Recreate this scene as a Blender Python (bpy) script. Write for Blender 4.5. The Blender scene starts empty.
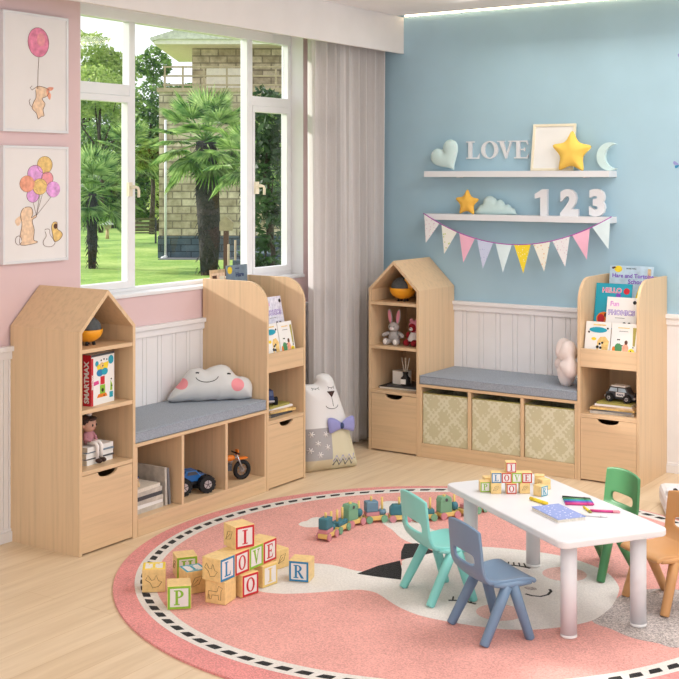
import bpy, math, random
from mathutils import Matrix, Vector
from mathutils.bvhtree import BVHTree
PI = math.pi
R = math.radians
rnd = random.Random(7)
sc = bpy.context.scene
COL = sc.collection

# ------------------------------------------------------------------ materials
def lin(c):
    o = []
    for v in c:
        v = v / 255.0
        o.append(v / 12.92 if v <= 0.04045 else ((v + 0.055) / 1.055) ** 2.4)
    return (o[0], o[1], o[2], 1.0)

def newmat(name):
    m = bpy.data.materials.new(name)
    m.use_nodes = True
    nt = m.node_tree
    b = nt.nodes['Principled BSDF']
    return m, nt, b

def shade(c, k):
    return (min(255, c[0] * k), min(255, c[1] * k), min(255, c[2] * k))

def noise(nt, scale, vec=None, detail=3.0, rough=0.5):
    n = nt.nodes.new('ShaderNodeTexNoise')
    n.inputs['Scale'].default_value = scale
    n.inputs['Detail'].default_value = detail
    n.inputs['Roughness'].default_value = rough
    if vec is not None:
        nt.links.new(vec, n.inputs['Vector'])
    return n

def objvec(nt, scale=(1, 1, 1), rot=(0, 0, 0)):
    tc = nt.nodes.new('ShaderNodeTexCoord')
    mp = nt.nodes.new('ShaderNodeMapping')
    mp.inputs['Scale'].default_value = scale
    mp.inputs['Rotation'].default_value = rot
    nt.links.new(tc.outputs['Object'], mp.inputs['Vector'])
    return mp.outputs['Vector']

def ramp(nt, fac, stops):
    r = nt.nodes.new('ShaderNodeValToRGB')
    e = r.color_ramp.elements
    e[0].position = stops[0][0]; e[0].color = lin(stops[0][1])
    e[1].position = stops[-1][0]; e[1].color = lin(stops[-1][1])
    for p, c in stops[1:-1]:
        x = e.new(p); x.color = lin(c)
    nt.links.new(fac, r.inputs['Fac'])
    return r.outputs['Color']

def bump(nt, b, h, strength, dist=0.002):
    n = nt.nodes.new('ShaderNodeBump')
    n.inputs['Strength'].default_value = strength
    n.inputs['Distance'].default_value = dist
    nt.links.new(h, n.inputs['Height'])
    nt.links.new(n.outputs['Normal'], b.inputs['Normal'])

def plain(name, c, rough=0.5, var=0.05, scale=6.0, metal=0.0, spec=0.5, bmp=0.0, bscale=80.0, bd=0.002, coat=0.0):
    m, nt, b = newmat(name)
    v = objvec(nt)
    n = noise(nt, scale, v)
    col = ramp(nt, n.outputs['Fac'], [(0.3, shade(c, 1 - var)), (0.7, shade(c, 1 + var))])
    nt.links.new(col, b.inputs['Base Color'])
    b.inputs['Roughness'].default_value = rough
    b.inputs['Metallic'].default_value = metal
    b.inputs['Specular IOR Level'].default_value = spec
    b.inputs['Coat Weight'].default_value = coat
    if bmp:
        n2 = noise(nt, bscale, v)
        bump(nt, b, n2.outputs['Fac'], bmp, bd)
    return m

def wood(name, c, stretch, dark=0.95, light=1.015, rough=0.42):
    m, nt, b = newmat(name)
    v = objvec(nt, tuple(q * 1.6 for q in stretch))
    n = noise(nt, 1.0, v, 3.0, 0.45)
    n2 = noise(nt, 6.0, v, 2.0, 0.5)
    mx = nt.nodes.new('ShaderNodeMath'); mx.operation = 'MULTIPLY_ADD'
    nt.links.new(n2.outputs['Fac'], mx.inputs[0]); mx.inputs[1].default_value = 0.35
    nt.links.new(n.outputs['Fac'], mx.inputs[2])
    col = ramp(nt, mx.outputs[0], [(0.45, shade(c, dark)), (0.68, c), (0.9, shade(c, light))])
    nt.links.new(col, b.inputs['Base Color'])
    b.inputs['Roughness'].default_value = rough
    b.inputs['Specular IOR Level'].default_value = 0.35
    bump(nt, b, n2.outputs['Fac'], 0.05, 0.001)
    return m

def zones(name, base, zl, rough=0.8, bmp=0.15, bscale=300):
    """cloth whose printed patches are set by the object's own x/z coordinates"""
    m, nt, b = newmat(name)
    tc = nt.nodes.new('ShaderNodeTexCoord')
    sp = nt.nodes.new('ShaderNodeSeparateXYZ')
    nt.links.new(tc.outputs['Object'], sp.inputs[0])
    def math_(op, a, c):
        k = nt.nodes.new('ShaderNodeMath'); k.operation = op
        for i, q in enumerate((a, c)):
            if isinstance(q, (int, float)): k.inputs[i].default_value = q
            else: nt.links.new(q, k.inputs[i])
        return k.outputs[0]
    X, Z = sp.outputs['X'], sp.outputs['Z']
    cur = None
    for z in zl:
        if z[0] == 'box':
            _, x0, x1, z0, z1, c = z
            f = math_('MULTIPLY', math_('MULTIPLY', math_('GREATER_THAN', X, x0), math_('LESS_THAN', X, x1)),
                      math_('MULTIPLY', math_('GREATER_THAN', Z, z0), math_('LESS_THAN', Z, z1)))
        else:
            _, cx, cz, rx, rz, c = z
            a = math_('DIVIDE', math_('SUBTRACT', X, cx), rx)
            d = math_('DIVIDE', math_('SUBTRACT', Z, cz), rz)
            f = math_('LESS_THAN', math_('ADD', math_('MULTIPLY', a, a), math_('MULTIPLY', d, d)), 1.0)
        mix = nt.nodes.new('ShaderNodeMix'); mix.data_type = 'RGBA'
        nt.links.new(f, mix.inputs[0])
        if cur is None: mix.inputs[6].default_value = lin(base)
        else: nt.links.new(cur, mix.inputs[6])
        mix.inputs[7].default_value = lin(c)
        cur = mix.outputs[2]
    nt.links.new(cur, b.inputs['Base Color'])
    b.inputs['Roughness'].default_value = rough
    n = noise(nt, bscale, tc.outputs['Object'])
    bump(nt, b, n.outputs['Fac'], bmp, 0.002)
    return m

M = {}
WC = (224, 192, 154)
M['wood_v'] = wood('maple_upright', WC, (34, 34, 1.1))
M['wood_h'] = wood('maple_level', WC, (1.3, 34, 34))
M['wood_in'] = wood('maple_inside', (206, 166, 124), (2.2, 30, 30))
M['wood_cut'] = plain('maple_edge', (214, 180, 138), 0.5)
M['dark_gap'] = plain('dark_gap', (40, 28, 20), 0.9)
M['pink_wall'] = plain('pink_paint', (226, 198, 200), 0.85, 0.01, 3)
M['blue_wall'] = plain('blue_paint', (168, 200, 216), 0.8, 0.02, 2.5)
M['white_paint'] = plain('white_paint', (236, 233, 234), 0.5, 0.01)
M['bead_white'] = plain('beadboard_paint', (238, 236, 238), 0.55, 0.012)
M['ceiling'] = plain('ceiling_paint', (246, 242, 243), 0.9, 0.01)
M['pelmet'] = plain('pelmet_paint', (228, 223, 222), 0.8, 0.01)
M['pvc'] = plain('window_white', (240, 240, 243), 0.3, 0.01)
M['white'] = plain('white_lacquer', (228, 228, 232), 0.28, 0.01)
M['white_card'] = plain('white_card', (240, 238, 236), 0.7, 0.015)
M['cream'] = plain('cream', (238, 228, 205), 0.6)
M['grey_fab'] = plain('grey_cushion_cloth', (154, 162, 174), 0.95, 0.07, 160, bmp=0.25, bscale=300)
M['mint'] = plain('mint_felt', (204, 228, 228), 0.9, 0.02, bmp=0.2)
M['yellow_fab'] = plain('yellow_felt', (252, 208, 98), 0.9, 0.03, bmp=0.2)
M['yellow_fab2'] = plain('ochre_felt', (236, 184, 80), 0.9, 0.03, bmp=0.2)
M['turq'] = plain('turquoise_plastic', (134, 212, 204), 0.4, 0.01)
M['steel'] = plain('slate_blue_plastic', (112, 138, 166), 0.4, 0.01)
M['green'] = plain('green_plastic', (76, 142, 92), 0.4, 0.01)
M['orange_p'] = plain('orange_plastic', (208, 154, 100), 0.4, 0.01)
M['pink'] = plain('pink_print', (240, 160, 170), 0.85, 0.05, 60)
M['pinkcloth'] = plain('pale_pink_plush', (255, 238, 234), 0.95, 0.03, bmp=0.3, bscale=200)
M['black'] = plain('black', (22, 22, 24), 0.5)
M['rubber'] = plain('black_rubber', (28, 28, 30), 0.8, bmp=0.4, bscale=150)
M['red'] = plain('red', (200, 32, 48), 0.45)
M['dred'] = plain('dark_red_plush', (150, 24, 36), 0.95, 0.08, 40, bmp=0.4)
M['blue'] = plain('blue', (40, 130, 180), 0.45)
M['navy'] = plain('navy', (42, 62, 110), 0.4)
M['truckblue'] = plain('truck_blue', (44, 108, 178), 0.25)
M['lime'] = plain('lime', (140, 190, 50), 0.45)
M['yellow'] = plain('yellow', (246, 214, 50), 0.45)
M['orange'] = plain('orange', (236, 130, 34), 0.4)
M['teal'] = plain('teal', (30, 160, 186), 0.45)
M['purple'] = plain('purple', (130, 80, 190), 0.45)
M['magenta'] = plain('magenta', (214, 70, 140), 0.45)
M['lilac'] = plain('lilac_satin', (150, 150, 206), 0.6, 0.05)
M['grey'] = plain('grey', (120, 120, 124), 0.6)
M['dgrey'] = plain('dark_grey', (72, 74, 80), 0.5)
M['silver'] = plain('silver', (200, 202, 206), 0.3, metal=0.7)
M['paper'] = plain('paper_edges', (226, 218, 204), 0.8, 0.06, 200)
M['block'] = wood('block_beech', (240, 206, 142), (40, 40, 40), 0.94, 1.03)
M['block_pale'] = plain('block_pale_face', (236, 230, 226), 0.6)
M['engrave'] = plain('burnt_line', (110, 74, 40), 0.8)
M['brown'] = plain('brown', (92, 58, 42), 0.7)
M['dbrown'] = plain('dark_brown', (58, 36, 30), 0.7)
M['skin'] = plain('doll_skin', (206, 158, 138), 0.7)
M['mauve'] = plain('mauve_cloth', (186, 130, 140), 0.9)
M['plush'] = plain('grey_plush', (178, 172, 170), 0.98, 0.08, 60, bmp=0.5, bscale=200)
M['earpink'] = plain('ear_pink', (232, 150, 172), 0.95, bmp=0.3)
M['plushwhite'] = plain('white_plush', (240, 234, 232), 0.98, 0.03, bmp=0.5, bscale=150)
M['shell'] = plain('orange_shell', (244, 166, 36), 0.35)
M['stone_grey'] = plain('grey_felt', (92, 96, 98), 0.95, 0.08, 50, bmp=0.5, bscale=150)
M['t_yel'] = plain('train_yellow', (232, 200, 120), 0.55)
M['t_pink'] = plain('train_pink', (206, 140, 148), 0.55)
M['t_teal'] = plain('train_teal', (60, 122, 136), 0.55)
M['t_green'] = plain('train_green', (120, 172, 138), 0.55)
M['t_blue'] = plain('train_blue', (104, 140, 162), 0.55)
M['olive'] = plain('olive', (168, 160, 84), 0.6)
M['peach'] = plain('peach_wash', (240, 206, 176), 0.8, 0.08, 60)
M['ink'] = plain('ink_line', (120, 84, 74), 0.8)
M['amber'] = plain('amber_wash', (240, 200, 130), 0.8, 0.1, 50)
M['rosewash'] = plain('rose_wash', (240, 140, 172), 0.8, 0.12, 40)
M['violetwash'] = plain('violet_wash', (224, 164, 222), 0.8, 0.12, 40)
M['redwash'] = plain('coral_wash', (244, 164, 138), 0.8, 0.12, 40)
M['canvas'] = plain('canvas_paper', (236, 232, 232), 0.85, 0.01)
M['skyband'] = plain('pale_sky_print', (186, 208, 224), 0.6, 0.08, 20)
M['pale_lilac'] = plain('pale_lilac_print', (220, 220, 244), 0.6, 0.1, 60)
M['graybook'] = plain('grey_cover', (196, 188, 178), 0.7, 0.08, 30)
M['slategrey'] = plain('slate_cover', (120, 138, 154), 0.6, 0.08, 30)
M['tan'] = plain('tan_cover', (206, 176, 138), 0.7, 0.1, 30)

def rugmat(name, c, sp=0.10):
    m, nt, b = newmat(name)
    v = objvec(nt)
    n = noise(nt, 170, v, 2.0, 0.7)
    n3 = noise(nt, 5, v, 2.0, 0.5)
    ad = nt.nodes.new('ShaderNodeMath'); ad.operation = 'MULTIPLY_ADD'
    nt.links.new(n3.outputs['Fac'], ad.inputs[0]); ad.inputs[1].default_value = 0.25
    nt.links.new(n.outputs['Fac'], ad.inputs[2])
    col = ramp(nt, ad.outputs[0], [(0.42, shade(c, 1 - sp)), (0.82, shade(c, 1 + sp))])
    nt.links.new(col, b.inputs['Base Color'])
    b.inputs['Roughness'].default_value = 1.0
    b.inputs['Specular IOR Level'].default_value = 0.05
    b.inputs['Sheen Weight'].default_value = 0.15
    bump(nt, b, n.outputs['Fac'], 0.7, 0.006)
    return m
M['rug_pink'] = rugmat('rug_salmon', (233, 166, 157), 0.12)
M['rug_rim'] = rugmat('rug_rim_pink', (227, 148, 145), 0.12)
M['rug_white'] = rugmat('rug_ivory', (232, 226, 220), 0.05)
M['rug_black'] = rugmat('rug_black', (20, 18, 18), 0.3)
M['rug_grey'] = rugmat('rug_mottled_grey', (176, 166, 162), 0.35)
M['rug_cheek'] = rugmat('rug_cheek', (238, 190, 180), 0.10)

def floormat():
    m, nt, b = newmat('oak_plank_floor')
    tc = nt.nodes.new('ShaderNodeTexCoord')
    mp = nt.nodes.new('ShaderNodeMapping')
    mp.inputs['Rotation'].default_value = (0, 0, R(90))
    nt.links.new(tc.outputs['Object'], mp.inputs['Vector'])
    br = nt.nodes.new('ShaderNodeTexBrick')
    br.inputs['Scale'].default_value = 1.0
    br.inputs['Brick Width'].default_value = 1.3
    br.inputs['Row Height'].default_value = 0.145
    br.inputs['Mortar Size'].default_value = 0.0012
    br.inputs['Mortar Smooth'].default_value = 0.2
    br.inputs['Color1'].default_value = lin((238, 216, 186))
    br.inputs['Color2'].default_value = lin((230, 206, 174))
    br.inputs['Mortar'].default_value = lin((214, 184, 142))
    nt.links.new(mp.outputs['Vector'], br.inputs['Vector'])
    v = objvec(nt, (22, 1.6, 1))
    n = noise(nt, 1.0, v, 6.0, 0.6)
    col = ramp(nt, n.outputs['Fac'], [(0.3, (228, 220, 210)), (0.65, (255, 255, 255))])
    mix = nt.nodes.new('ShaderNodeMix'); mix.data_type = 'RGBA'; mix.blend_type = 'MULTIPLY'
    mix.inputs[0].default_value = 0.7
    nt.links.new(br.outputs['Color'], mix.inputs[6]); nt.links.new(col, mix.inputs[7])
    nt.links.new(mix.outputs[2], b.inputs['Base Color'])
    b.inputs['Roughness'].default_value = 0.42
    b.inputs['Specular IOR Level'].default_value = 0.4
    return m
M['floor'] = floormat()

def brickmat(name, c1, c2, mort, w, h, ms=0.02, nv=0.6):
    m, nt, b = newmat(name)
    tc = nt.nodes.new('ShaderNodeTexCoord')
    sp = nt.nodes.new('ShaderNodeSeparateXYZ'); cb = nt.nodes.new('ShaderNodeCombineXYZ')
    nt.links.new(tc.outputs['Object'], sp.inputs[0])
    ad = nt.nodes.new('ShaderNodeMath'); ad.operation = 'ADD'
    nt.links.new(sp.outputs['X'], ad.inputs[0]); nt.links.new(sp.outputs['Y'], ad.inputs[1])
    nt.links.new(ad.outputs[0], cb.inputs[0]); nt.links.new(sp.outputs['Z'], cb.inputs[1])
    br = nt.nodes.new('ShaderNodeTexBrick')
    br.inputs['Scale'].default_value = 1.0
    br.inputs['Brick Width'].default_value = w
    br.inputs['Row Height'].default_value = h
    br.inputs['Mortar Size'].default_value = ms
    br.inputs['Color1'].default_value = lin(c1); br.inputs['Color2'].default_value = lin(c2)
    br.inputs['Mortar'].default_value = lin(mort)
    nt.links.new(cb.outputs[0], br.inputs['Vector'])
    n = noise(nt, 3.0, tc.outputs['Object'], 4.0, 0.6)
    col = ramp(nt, n.outputs['Fac'], [(0.3, (170, 165, 155)), (0.7, (255, 255, 255))])
    mix = nt.nodes.new('ShaderNodeMix'); mix.data_type = 'RGBA'; mix.blend_type = 'MULTIPLY'
    mix.inputs[0].default_value = nv
    nt.links.new(br.outputs['Color'], mix.inputs[6]); nt.links.new(col, mix.inputs[7])
    nt.links.new(mix.outputs[2], b.inputs['Base Color'])
    b.inputs['Roughness'].default_value = 0.9
    bump(nt, b, br.outputs['Fac'], -0.6, 0.03)
    return m
M['stone'] = brickmat('sandstone_blocks', (236, 224, 198), (196, 182, 154), (160, 148, 128), 0.72, 0.29, 0.03, 0.9)
M['slate'] = brickmat('slate_plinth', (96, 114, 126), (74, 90, 102), (52, 62, 72), 0.8, 0.26, 0.02)
M['lawn'] = None
def lawnmat():
    m, nt, b = newmat('mown_lawn')
    v = objvec(nt)
    n = noise(nt, 0.35, v, 4.0, 0.6)
    n2 = noise(nt, 7.0, v, 3.0, 0.7)
    ad = nt.nodes.new('ShaderNodeMath'); ad.operation = 'MULTIPLY_ADD'
    nt.links.new(n2.outputs['Fac'], ad.inputs[0]); ad.inputs[1].default_value = 0.5
    nt.links.new(n.outputs['Fac'], ad.inputs[2])
    col = ramp(nt, ad.outputs[0], [(0.5, (78, 120, 40)), (0.72, (130, 168, 66)), (1.0, (186, 206, 116))])
    nt.links.new(col, b.inputs['Base Color'])
    b.inputs['Roughness'].default_value = 0.95
    return m
M['lawn'] = lawnmat()
def leafmat(name, c, c2):
    m, nt, b = newmat(name)
    v = objvec(nt)
    n = noise(nt, 2.5, v, 3.0, 0.6)
    col = ramp(nt, n.outputs['Fac'], [(0.35, c), (0.65, c2)])
    nt.links.new(col, b.inputs['Base Color'])
    b.inputs['Roughness'].default_value = 0.5
    tr = nt.nodes.new('ShaderNodeBsdfTranslucent'); nt.links.new(col, tr.inputs['Color'])
    mx = nt.nodes.new('ShaderNodeMixShader'); mx.inputs[0].default_value = 0.45
    nt.links.new(b.outputs[0], mx.inputs[1]); nt.links.new(tr.outputs[0], mx.inputs[2])
    nt.links.new(mx.outputs[0], nt.nodes['Material Output'].inputs['Surface'])
    return m
M['leaf_light'] = leafmat('leaves_light', (124, 156, 72), (206, 222, 140))
M['leaf_mid'] = leafmat('leaves_mid', (58, 96, 50), (154, 188, 100))
M['leaf_dark'] = leafmat('leaves_dark', (34, 62, 38), (76, 104, 62))
M['leaf_palm'] = leafmat('palm_fronds', (96, 146, 76), (204, 226, 150))
M['bark'] = plain('bark', (70, 60, 50), 0.95, 0.25, 12, bmp=0.8, bscale=20, bd=0.05)
M['shag'] = plain('palm_trunk_fibre', (58, 54, 52), 0.95, 0.3, 16, bmp=0.8, bscale=20, bd=0.05)
M['roof'] = plain('pale_roof_tile', (206, 208, 196), 0.8, 0.08, 8)
M['eave'] = plain('eave_cream_green', (232, 228, 214), 0.7, 0.03)
M['rail'] = plain('weathered_rail', (178, 160, 132), 0.8, 0.08)
M['downpipe'] = plain('white_pipe', (226, 228, 226), 0.5)
M['bench_slat'] = plain('bench_slats', (104, 106, 74), 0.8, 0.1)
M['damask'] = None

def damask():
    m, nt, b = newmat('olive_damask_cloth')
    tc = nt.nodes.new('ShaderNodeTexCoord')
    n = noise(nt, 48, tc.outputs['Object'], 3.0, 0.6)
    sp = nt.nodes.new('ShaderNodeSeparateXYZ'); nt.links.new(tc.outputs['Object'], sp.inputs[0])
    def mth(op, a, c=None):
        k = nt.nodes.new('ShaderNodeMath'); k.operation = op
        for i, q in enumerate((a, c)):
            if q is None: continue
            if isinstance(q, (int, float)): k.inputs[i].default_value = q
            else: nt.links.new(q, k.inputs[i])
        return k.outputs[0]
    cx = mth('COSINE', mth('MULTIPLY', sp.outputs['X'], 46.0))
    cz = mth('COSINE', mth('MULTIPLY', sp.outputs['Z'], 40.0))
    s1 = mth('ABSOLUTE', mth('ADD', cx, cz))
    cx2 = mth('COSINE', mth('MULTIPLY', sp.outputs['X'], 184.0))
    cz2 = mth('COSINE', mth('MULTIPLY', sp.outputs['Z'], 176.0))
    s2 = mth('MULTIPLY', mth('MULTIPLY', cx2, cz2), 0.9)
    nn = mth('MULTIPLY', mth('SUBTRACT', n.outputs['Fac'], 0.5), 4.2)
    f = mth('ADD', mth('ADD', s1, s2), nn)
    col = ramp(nt, f, [(0.35, (224, 219, 192)), (0.55, (222, 217, 190)), (0.72, (204, 197, 162)), (0.9, (208, 201, 166))])
    nt.links.new(col, b.inputs['Base Color'])
    b.inputs['Roughness'].default_value = 0.85
    return m
M['damask'] = damask()

def curtainmat():
    m, nt, b = newmat('linen_curtain')
    v = objvec(nt, (1, 1, 1))
    n = noise(nt, 300, v, 2.0, 0.6)
    v2 = objvec(nt, (120, 120, 6))
    n2 = noise(nt, 1.0, v2, 2.0, 0.6)
    ad = nt.nodes.new('ShaderNodeMath'); ad.operation = 'MULTIPLY_ADD'
    nt.links.new(n2.outputs['Fac'], ad.inputs[0]); ad.inputs[1].default_value = 0.6
    nt.links.new(n.outputs['Fac'], ad.inputs[2])
    col = ramp(nt, ad.outputs[0], [(0.35, (216, 211, 209)), (1.0, (234, 230, 229))])
    b.inputs['Roughness'].default_value = 0.9
    nt.links.new(col, b.inputs['Base Color'])
    tr = nt.nodes.new('ShaderNodeBsdfTranslucent'); nt.links.new(col, tr.inputs['Color'])
    mx = nt.nodes.new('ShaderNodeMixShader'); mx.inputs[0].default_value = 0.3
    out = nt.nodes['Material Output']
    nt.links.new(b.outputs[0], mx.inputs[1]); nt.links.new(tr.outputs[0], mx.inputs[2])
    nt.links.new(mx.outputs[0], out.inputs['Surface'])
    return m
M['curtain'] = curtainmat()

def glassmat():
    m, nt, b = newmat('window_glass')
    out = nt.nodes['Material Output']
    t = nt.nodes.new('ShaderNodeBsdfTransparent')
    g = nt.nodes.new('ShaderNodeBsdfGlossy'); g.inputs['Roughness'].default_value = 0.02
    mx = nt.nodes.new('ShaderNodeMixShader'); mx.inputs[0].default_value = 0.02
    nt.links.new(t.outputs[0], mx.inputs[1]); nt.links.new(g.outputs[0], mx.inputs[2])
    nt.links.new(mx.outputs[0], out.inputs['Surface'])
    nt.nodes.remove(b)
    return m
M['glass'] = glassmat()
def emis(name, c, s):
    m, nt, b = newmat(name)
    b.inputs['Emission Color'].default_value = lin(c)
    b.inputs['Emission Strength'].default_value = s
    b.inputs['Base Color'].default_value = lin(c)
    return m
M['led'] = emis('warm_led_strip', (255, 232, 190), 9.0)

# ------------------------------------------------------------------ mesh builder
class MB:
    def __init__(s):
        s.v = []; s.f = []; s.m = []; s.sm = []
    def _add(s, vs, fs, m, smooth=False, T=None):
        o = len(s.v)
        for p in vs:
            p = Vector(p)
            s.v.append(T @ p if T is not None else p)
        for f in fs:
            s.f.append([o + i for i in f]); s.m.append(m); s.sm.append(smooth)
        return s
    def box(s, x0, x1, y0, y1, z0, z1, m, T=None):
        vs = [(x0, y0, z0), (x1, y0, z0), (x1, y1, z0), (x0, y1, z0), (x0, y0, z1), (x1, y0, z1), (x1, y1, z1), (x0, y1, z1)]
        return s._add(vs, [(0, 3, 2, 1), (4, 5, 6, 7), (0, 1, 5, 4), (1, 2, 6, 5), (2, 3, 7, 6), (3, 0, 4, 7)], m, False, T)
    def prism(s, pts, y0, y1, m, T=None, smooth=False):
        """outline in the x-z plane, from y0 (front) to y1 (back)"""
        a = sum(pts[i][0] * pts[(i + 1) % len(pts)][1] - pts[(i + 1) % len(pts)][0] * pts[i][1] for i in range(len(pts)))
        if a < 0: pts = pts[::-1]
        n = len(pts)
        vs = [(p[0], y0, p[1]) for p in pts] + [(p[0], y1, p[1]) for p in pts]
        s._add(vs, [tuple(range(n)), tuple(range(2 * n - 1, n - 1, -1))], m, False, T)
        o = len(s.v) - 2 * n
        for i in range(n):
            j = (i + 1) % n
            s.f.append([o + j, o + i, o + n + i, o + n + j]); s.m.append(m); s.sm.append(smooth)
        return s
    def cyl(s, p0, p1, r0, r1, m, n=16, T=None, smooth=True):
        p0, p1 = Vector(p0), Vector(p1)
        d = (p1 - p0).normalized()
        a = d.orthogonal().normalized(); b = d.cross(a)
        vs = []
        for p, r in ((p0, r0), (p1, r1)):
            for i in range(n):
                t = 2 * PI * i / n
                vs.append(p + a * r * math.cos(t) + b * r * math.sin(t))
        fs = [(i, (i + 1) % n, n + (i + 1) % n, n + i) for i in range(n)]
        s._add(vs, fs, m, smooth, T)
        o = len(s.v) - 2 * n
        s.f.append([o + i for i in range(n)][::-1]); s.m.append(m); s.sm.append(False)
        s.f.append([o + n + i for i in range(n)]); s.m.append(m); s.sm.append(False)
        return s
    def tube(s, pts, r, m, n=6, T=None):
        pts = [Vector(p) for p in pts]
        rings = []
        pa = None
        for i, p in enumerate(pts):
            d = (pts[min(i + 1, len(pts) - 1)] - pts[max(i - 1, 0)]).normalized()
            if pa is None: pa = d.orthogonal().normalized()
            else:
                pa = (pa - d * pa.dot(d))
                pa = pa.normalized() if pa.length > 1e-6 else d.orthogonal().normalized()
            b = d.cross(pa)
            rr = r[i] if isinstance(r, (list, tuple)) else r
            rings.append([p + pa * rr * math.cos(2 * PI * k / n) + b * rr * math.sin(2 * PI * k / n) for k in range(n)])
        vs = [q for g in rings for q in g]
        fs = []
        for i in range(len(pts) - 1):
            for k in range(n):
                fs.append((i * n + k, i * n + (k + 1) % n, (i + 1) * n + (k + 1) % n, (i + 1) * n + k))
        fs.append(tuple(range(n))[::-1]); fs.append(tuple((len(pts) - 1) * n + k for k in range(n)))
        return s._add(vs, fs, m, True, T)
    def ell(s, c, r, m, T=None, nu=16, nv=10, rot=None):
        c = Vector(c)
        if not isinstance(r, (list, tuple)): r = (r, r, r)
        vs = [Vector((0, 0, r[2]))]
        for j in range(1, nv):
            ph = PI * j / nv
            for i in range(nu):
                t = 2 * PI * i / nu
                vs.append(Vector((r[0] * math.sin(ph) * math.cos(t), r[1] * math.sin(ph) * math.sin(t), r[2] * math.cos(ph))))
        vs.append(Vector((0, 0, -r[2])))
        if rot is not None: vs = [rot @ p for p in vs]
        vs = [p + c for p in vs]
        fs = []
        for i in range(nu):
            fs.append((0, 1 + i, 1 + (i + 1) % nu))
            for j in range(nv - 2):
                a = 1 + j * nu
                fs.append((a + i, a + nu + i, a + nu + (i + 1) % nu, a + (i + 1) % nu))
            a = 1 + (nv - 2) * nu
            fs.append((a + (i + 1) % nu, a + i, len(vs) - 1))
        return s._add(vs, fs, m, True, T)
    def lathe(s, prof, m, c=(0, 0, 0), n=24, T=None, a0=0, a1=2 * PI):
        vs = []; full = abs(a1 - a0 - 2 * PI) < 1e-6
        nn = n if full else n + 1
        for r, z in prof:
            for i in range(nn):
                t = a0 + (a1 - a0) * i / n
                vs.append((c[0] + r * math.cos(t), c[1] + r * math.sin(t), c[2] + z))
        fs = []
        for j in range(len(prof) - 1):
            for i in range(n):
                k = (i + 1) % nn
                fs.append((j * nn + i, j * nn + k, (j + 1) * nn + k, (j + 1) * nn + i))
        return s._add(vs, fs, m, True, T)
    def pillow(s, out, t, m, T=None, rings=12, pw=2.6, c=None, back=True):
        """puffy cushion: star-shaped outline in x-z, inflated along y"""
        if c is None:
            c = (sum(p[0] for p in out) / len(out), sum(p[1] for p in out) / len(out))
        n = len(out)
        vs = []; fs = []
        for sgn in (-1, 1):
            o = len(vs)
            for j in range(rings):
                k = 1 - j / rings
                h = t / 2 * (1 - k ** pw) ** 0.5
                for p in out:
                    vs.append((c[0] + (p[0] - c[0]) * k, sgn * h, c[1] + (p[1] - c[1]) * k))
            vs.append((c[0], sgn * t / 2, c[1]))
            for j in range(rings - 1):
                for i in range(n):
                    q = (o + j * n + i, o + j * n + (i + 1) % n, o + (j + 1) * n + (i + 1) % n, o + (j + 1) * n + i)
                    fs.append(q if sgn < 0 else q[::-1])
            a = o + (rings - 1) * n
            for i in range(n):
                q = (a + i, a + (i + 1) % n, o + rings * n)
                fs.append(q if sgn < 0 else q[::-1])
        return s._add(vs, fs, m, True, T)
    def puff(s, out, t, m, T=None, step=.007, w=.09):
        """cushion of any outline in x-z: height follows the distance to the seam"""
        xs = [p[0] for p in out]; zs = [p[1] for p in out]
        n = len(out)
        def inside(x, z):
            c = False
            for i in range(n):
                x0, z0 = out[i]; x1, z1 = out[(i + 1) % n]
                if (z0 > z) != (z1 > z) and x < (x1 - x0) * (z - z0) / (z1 - z0) + x0: c = not c
            return c
        def near(x, z):
            best = (1e9, x, z)
            for i in range(n):
                x0, z0 = out[i]; x1, z1 = out[(i + 1) % n]
                dx, dz = x1 - x0, z1 - z0
                q = max(0, min(1, ((x - x0) * dx + (z - z0) * dz) / (dx * dx + dz * dz + 1e-12)))
                px, pz = x0 + dx * q, z0 + dz * q
                d = math.hypot(x - px, z - pz)
                if d < best[0]: best = (d, px, pz)
            return best
        nx = int((max(xs) - min(xs)) / step) + 2; nz = int((max(zs) - min(zs)) / step) + 2
        P = {}
        for i in range(nx + 1):
            for j in range(nz + 1):
                x, z = min(xs) - step / 2 + i * step, min(zs) - step / 2 + j * step
                P[i, j] = (inside(x, z), x, z)
        idx = {}; front = []; back = []; flat_ = []
        def vert(i, j):
            if (i, j) not in idx:
                ins, x, z = P[i, j]; d, px, pz = near(x, z)
                if not ins or d < step * .35: x, z, h = px, pz, 0.0
                else:
                    k = min(d / w, 1); h = t / 2 * (1 - (1 - k) ** 2.2) ** .62
                idx[i, j] = len(flat_); flat_.append((x, z, h))
            return idx[i, j]
        fs = []
        for i in range(nx):
            for j in range(nz):
                if sum(P[i + a, j + b_][0] for a in (0, 1) for b_ in (0, 1)) >= 1:
                    fs.append((vert(i, j), vert(i + 1, j), vert(i + 1, j + 1), vert(i, j + 1)))
        k = len(flat_)
        vs = [(x, -h, z) for x, z, h in flat_] + [(x, h, z) for x, z, h in flat_]
        return s._add(vs, fs + [tuple(k + q for q in f[::-1]) for f in fs], m, True, T)
    def build(s, name, parent=None, bevel=0, loc=None, rot=None, subsurf=0, solid=0, merge=False):
        me = bpy.data.meshes.new(name)
        me.from_pydata([tuple(v) for v in s.v], [], s.f)
        used = []
        for m in s.m:
            if m not in used: used.append(m)
        for m in used: me.materials.append(M[m] if isinstance(m, str) else m)
        me.polygons.foreach_set('material_index', [used.index(m) for m in s.m])
        me.polygons.foreach_set('use_smooth', s.sm)
        me.update()
        if merge:
            import bmesh
            bm = bmesh.new(); bm.from_mesh(me)
            bmesh.ops.remove_doubles(bm, verts=bm.verts, dist=1e-5)
            bmesh.ops.recalc_face_normals(bm, faces=bm.faces)
            bm.to_mesh(me); bm.free()
        o = bpy.data.objects.new(name, me)
        COL.objects.link(o)
        if parent: o.parent = parent
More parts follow.
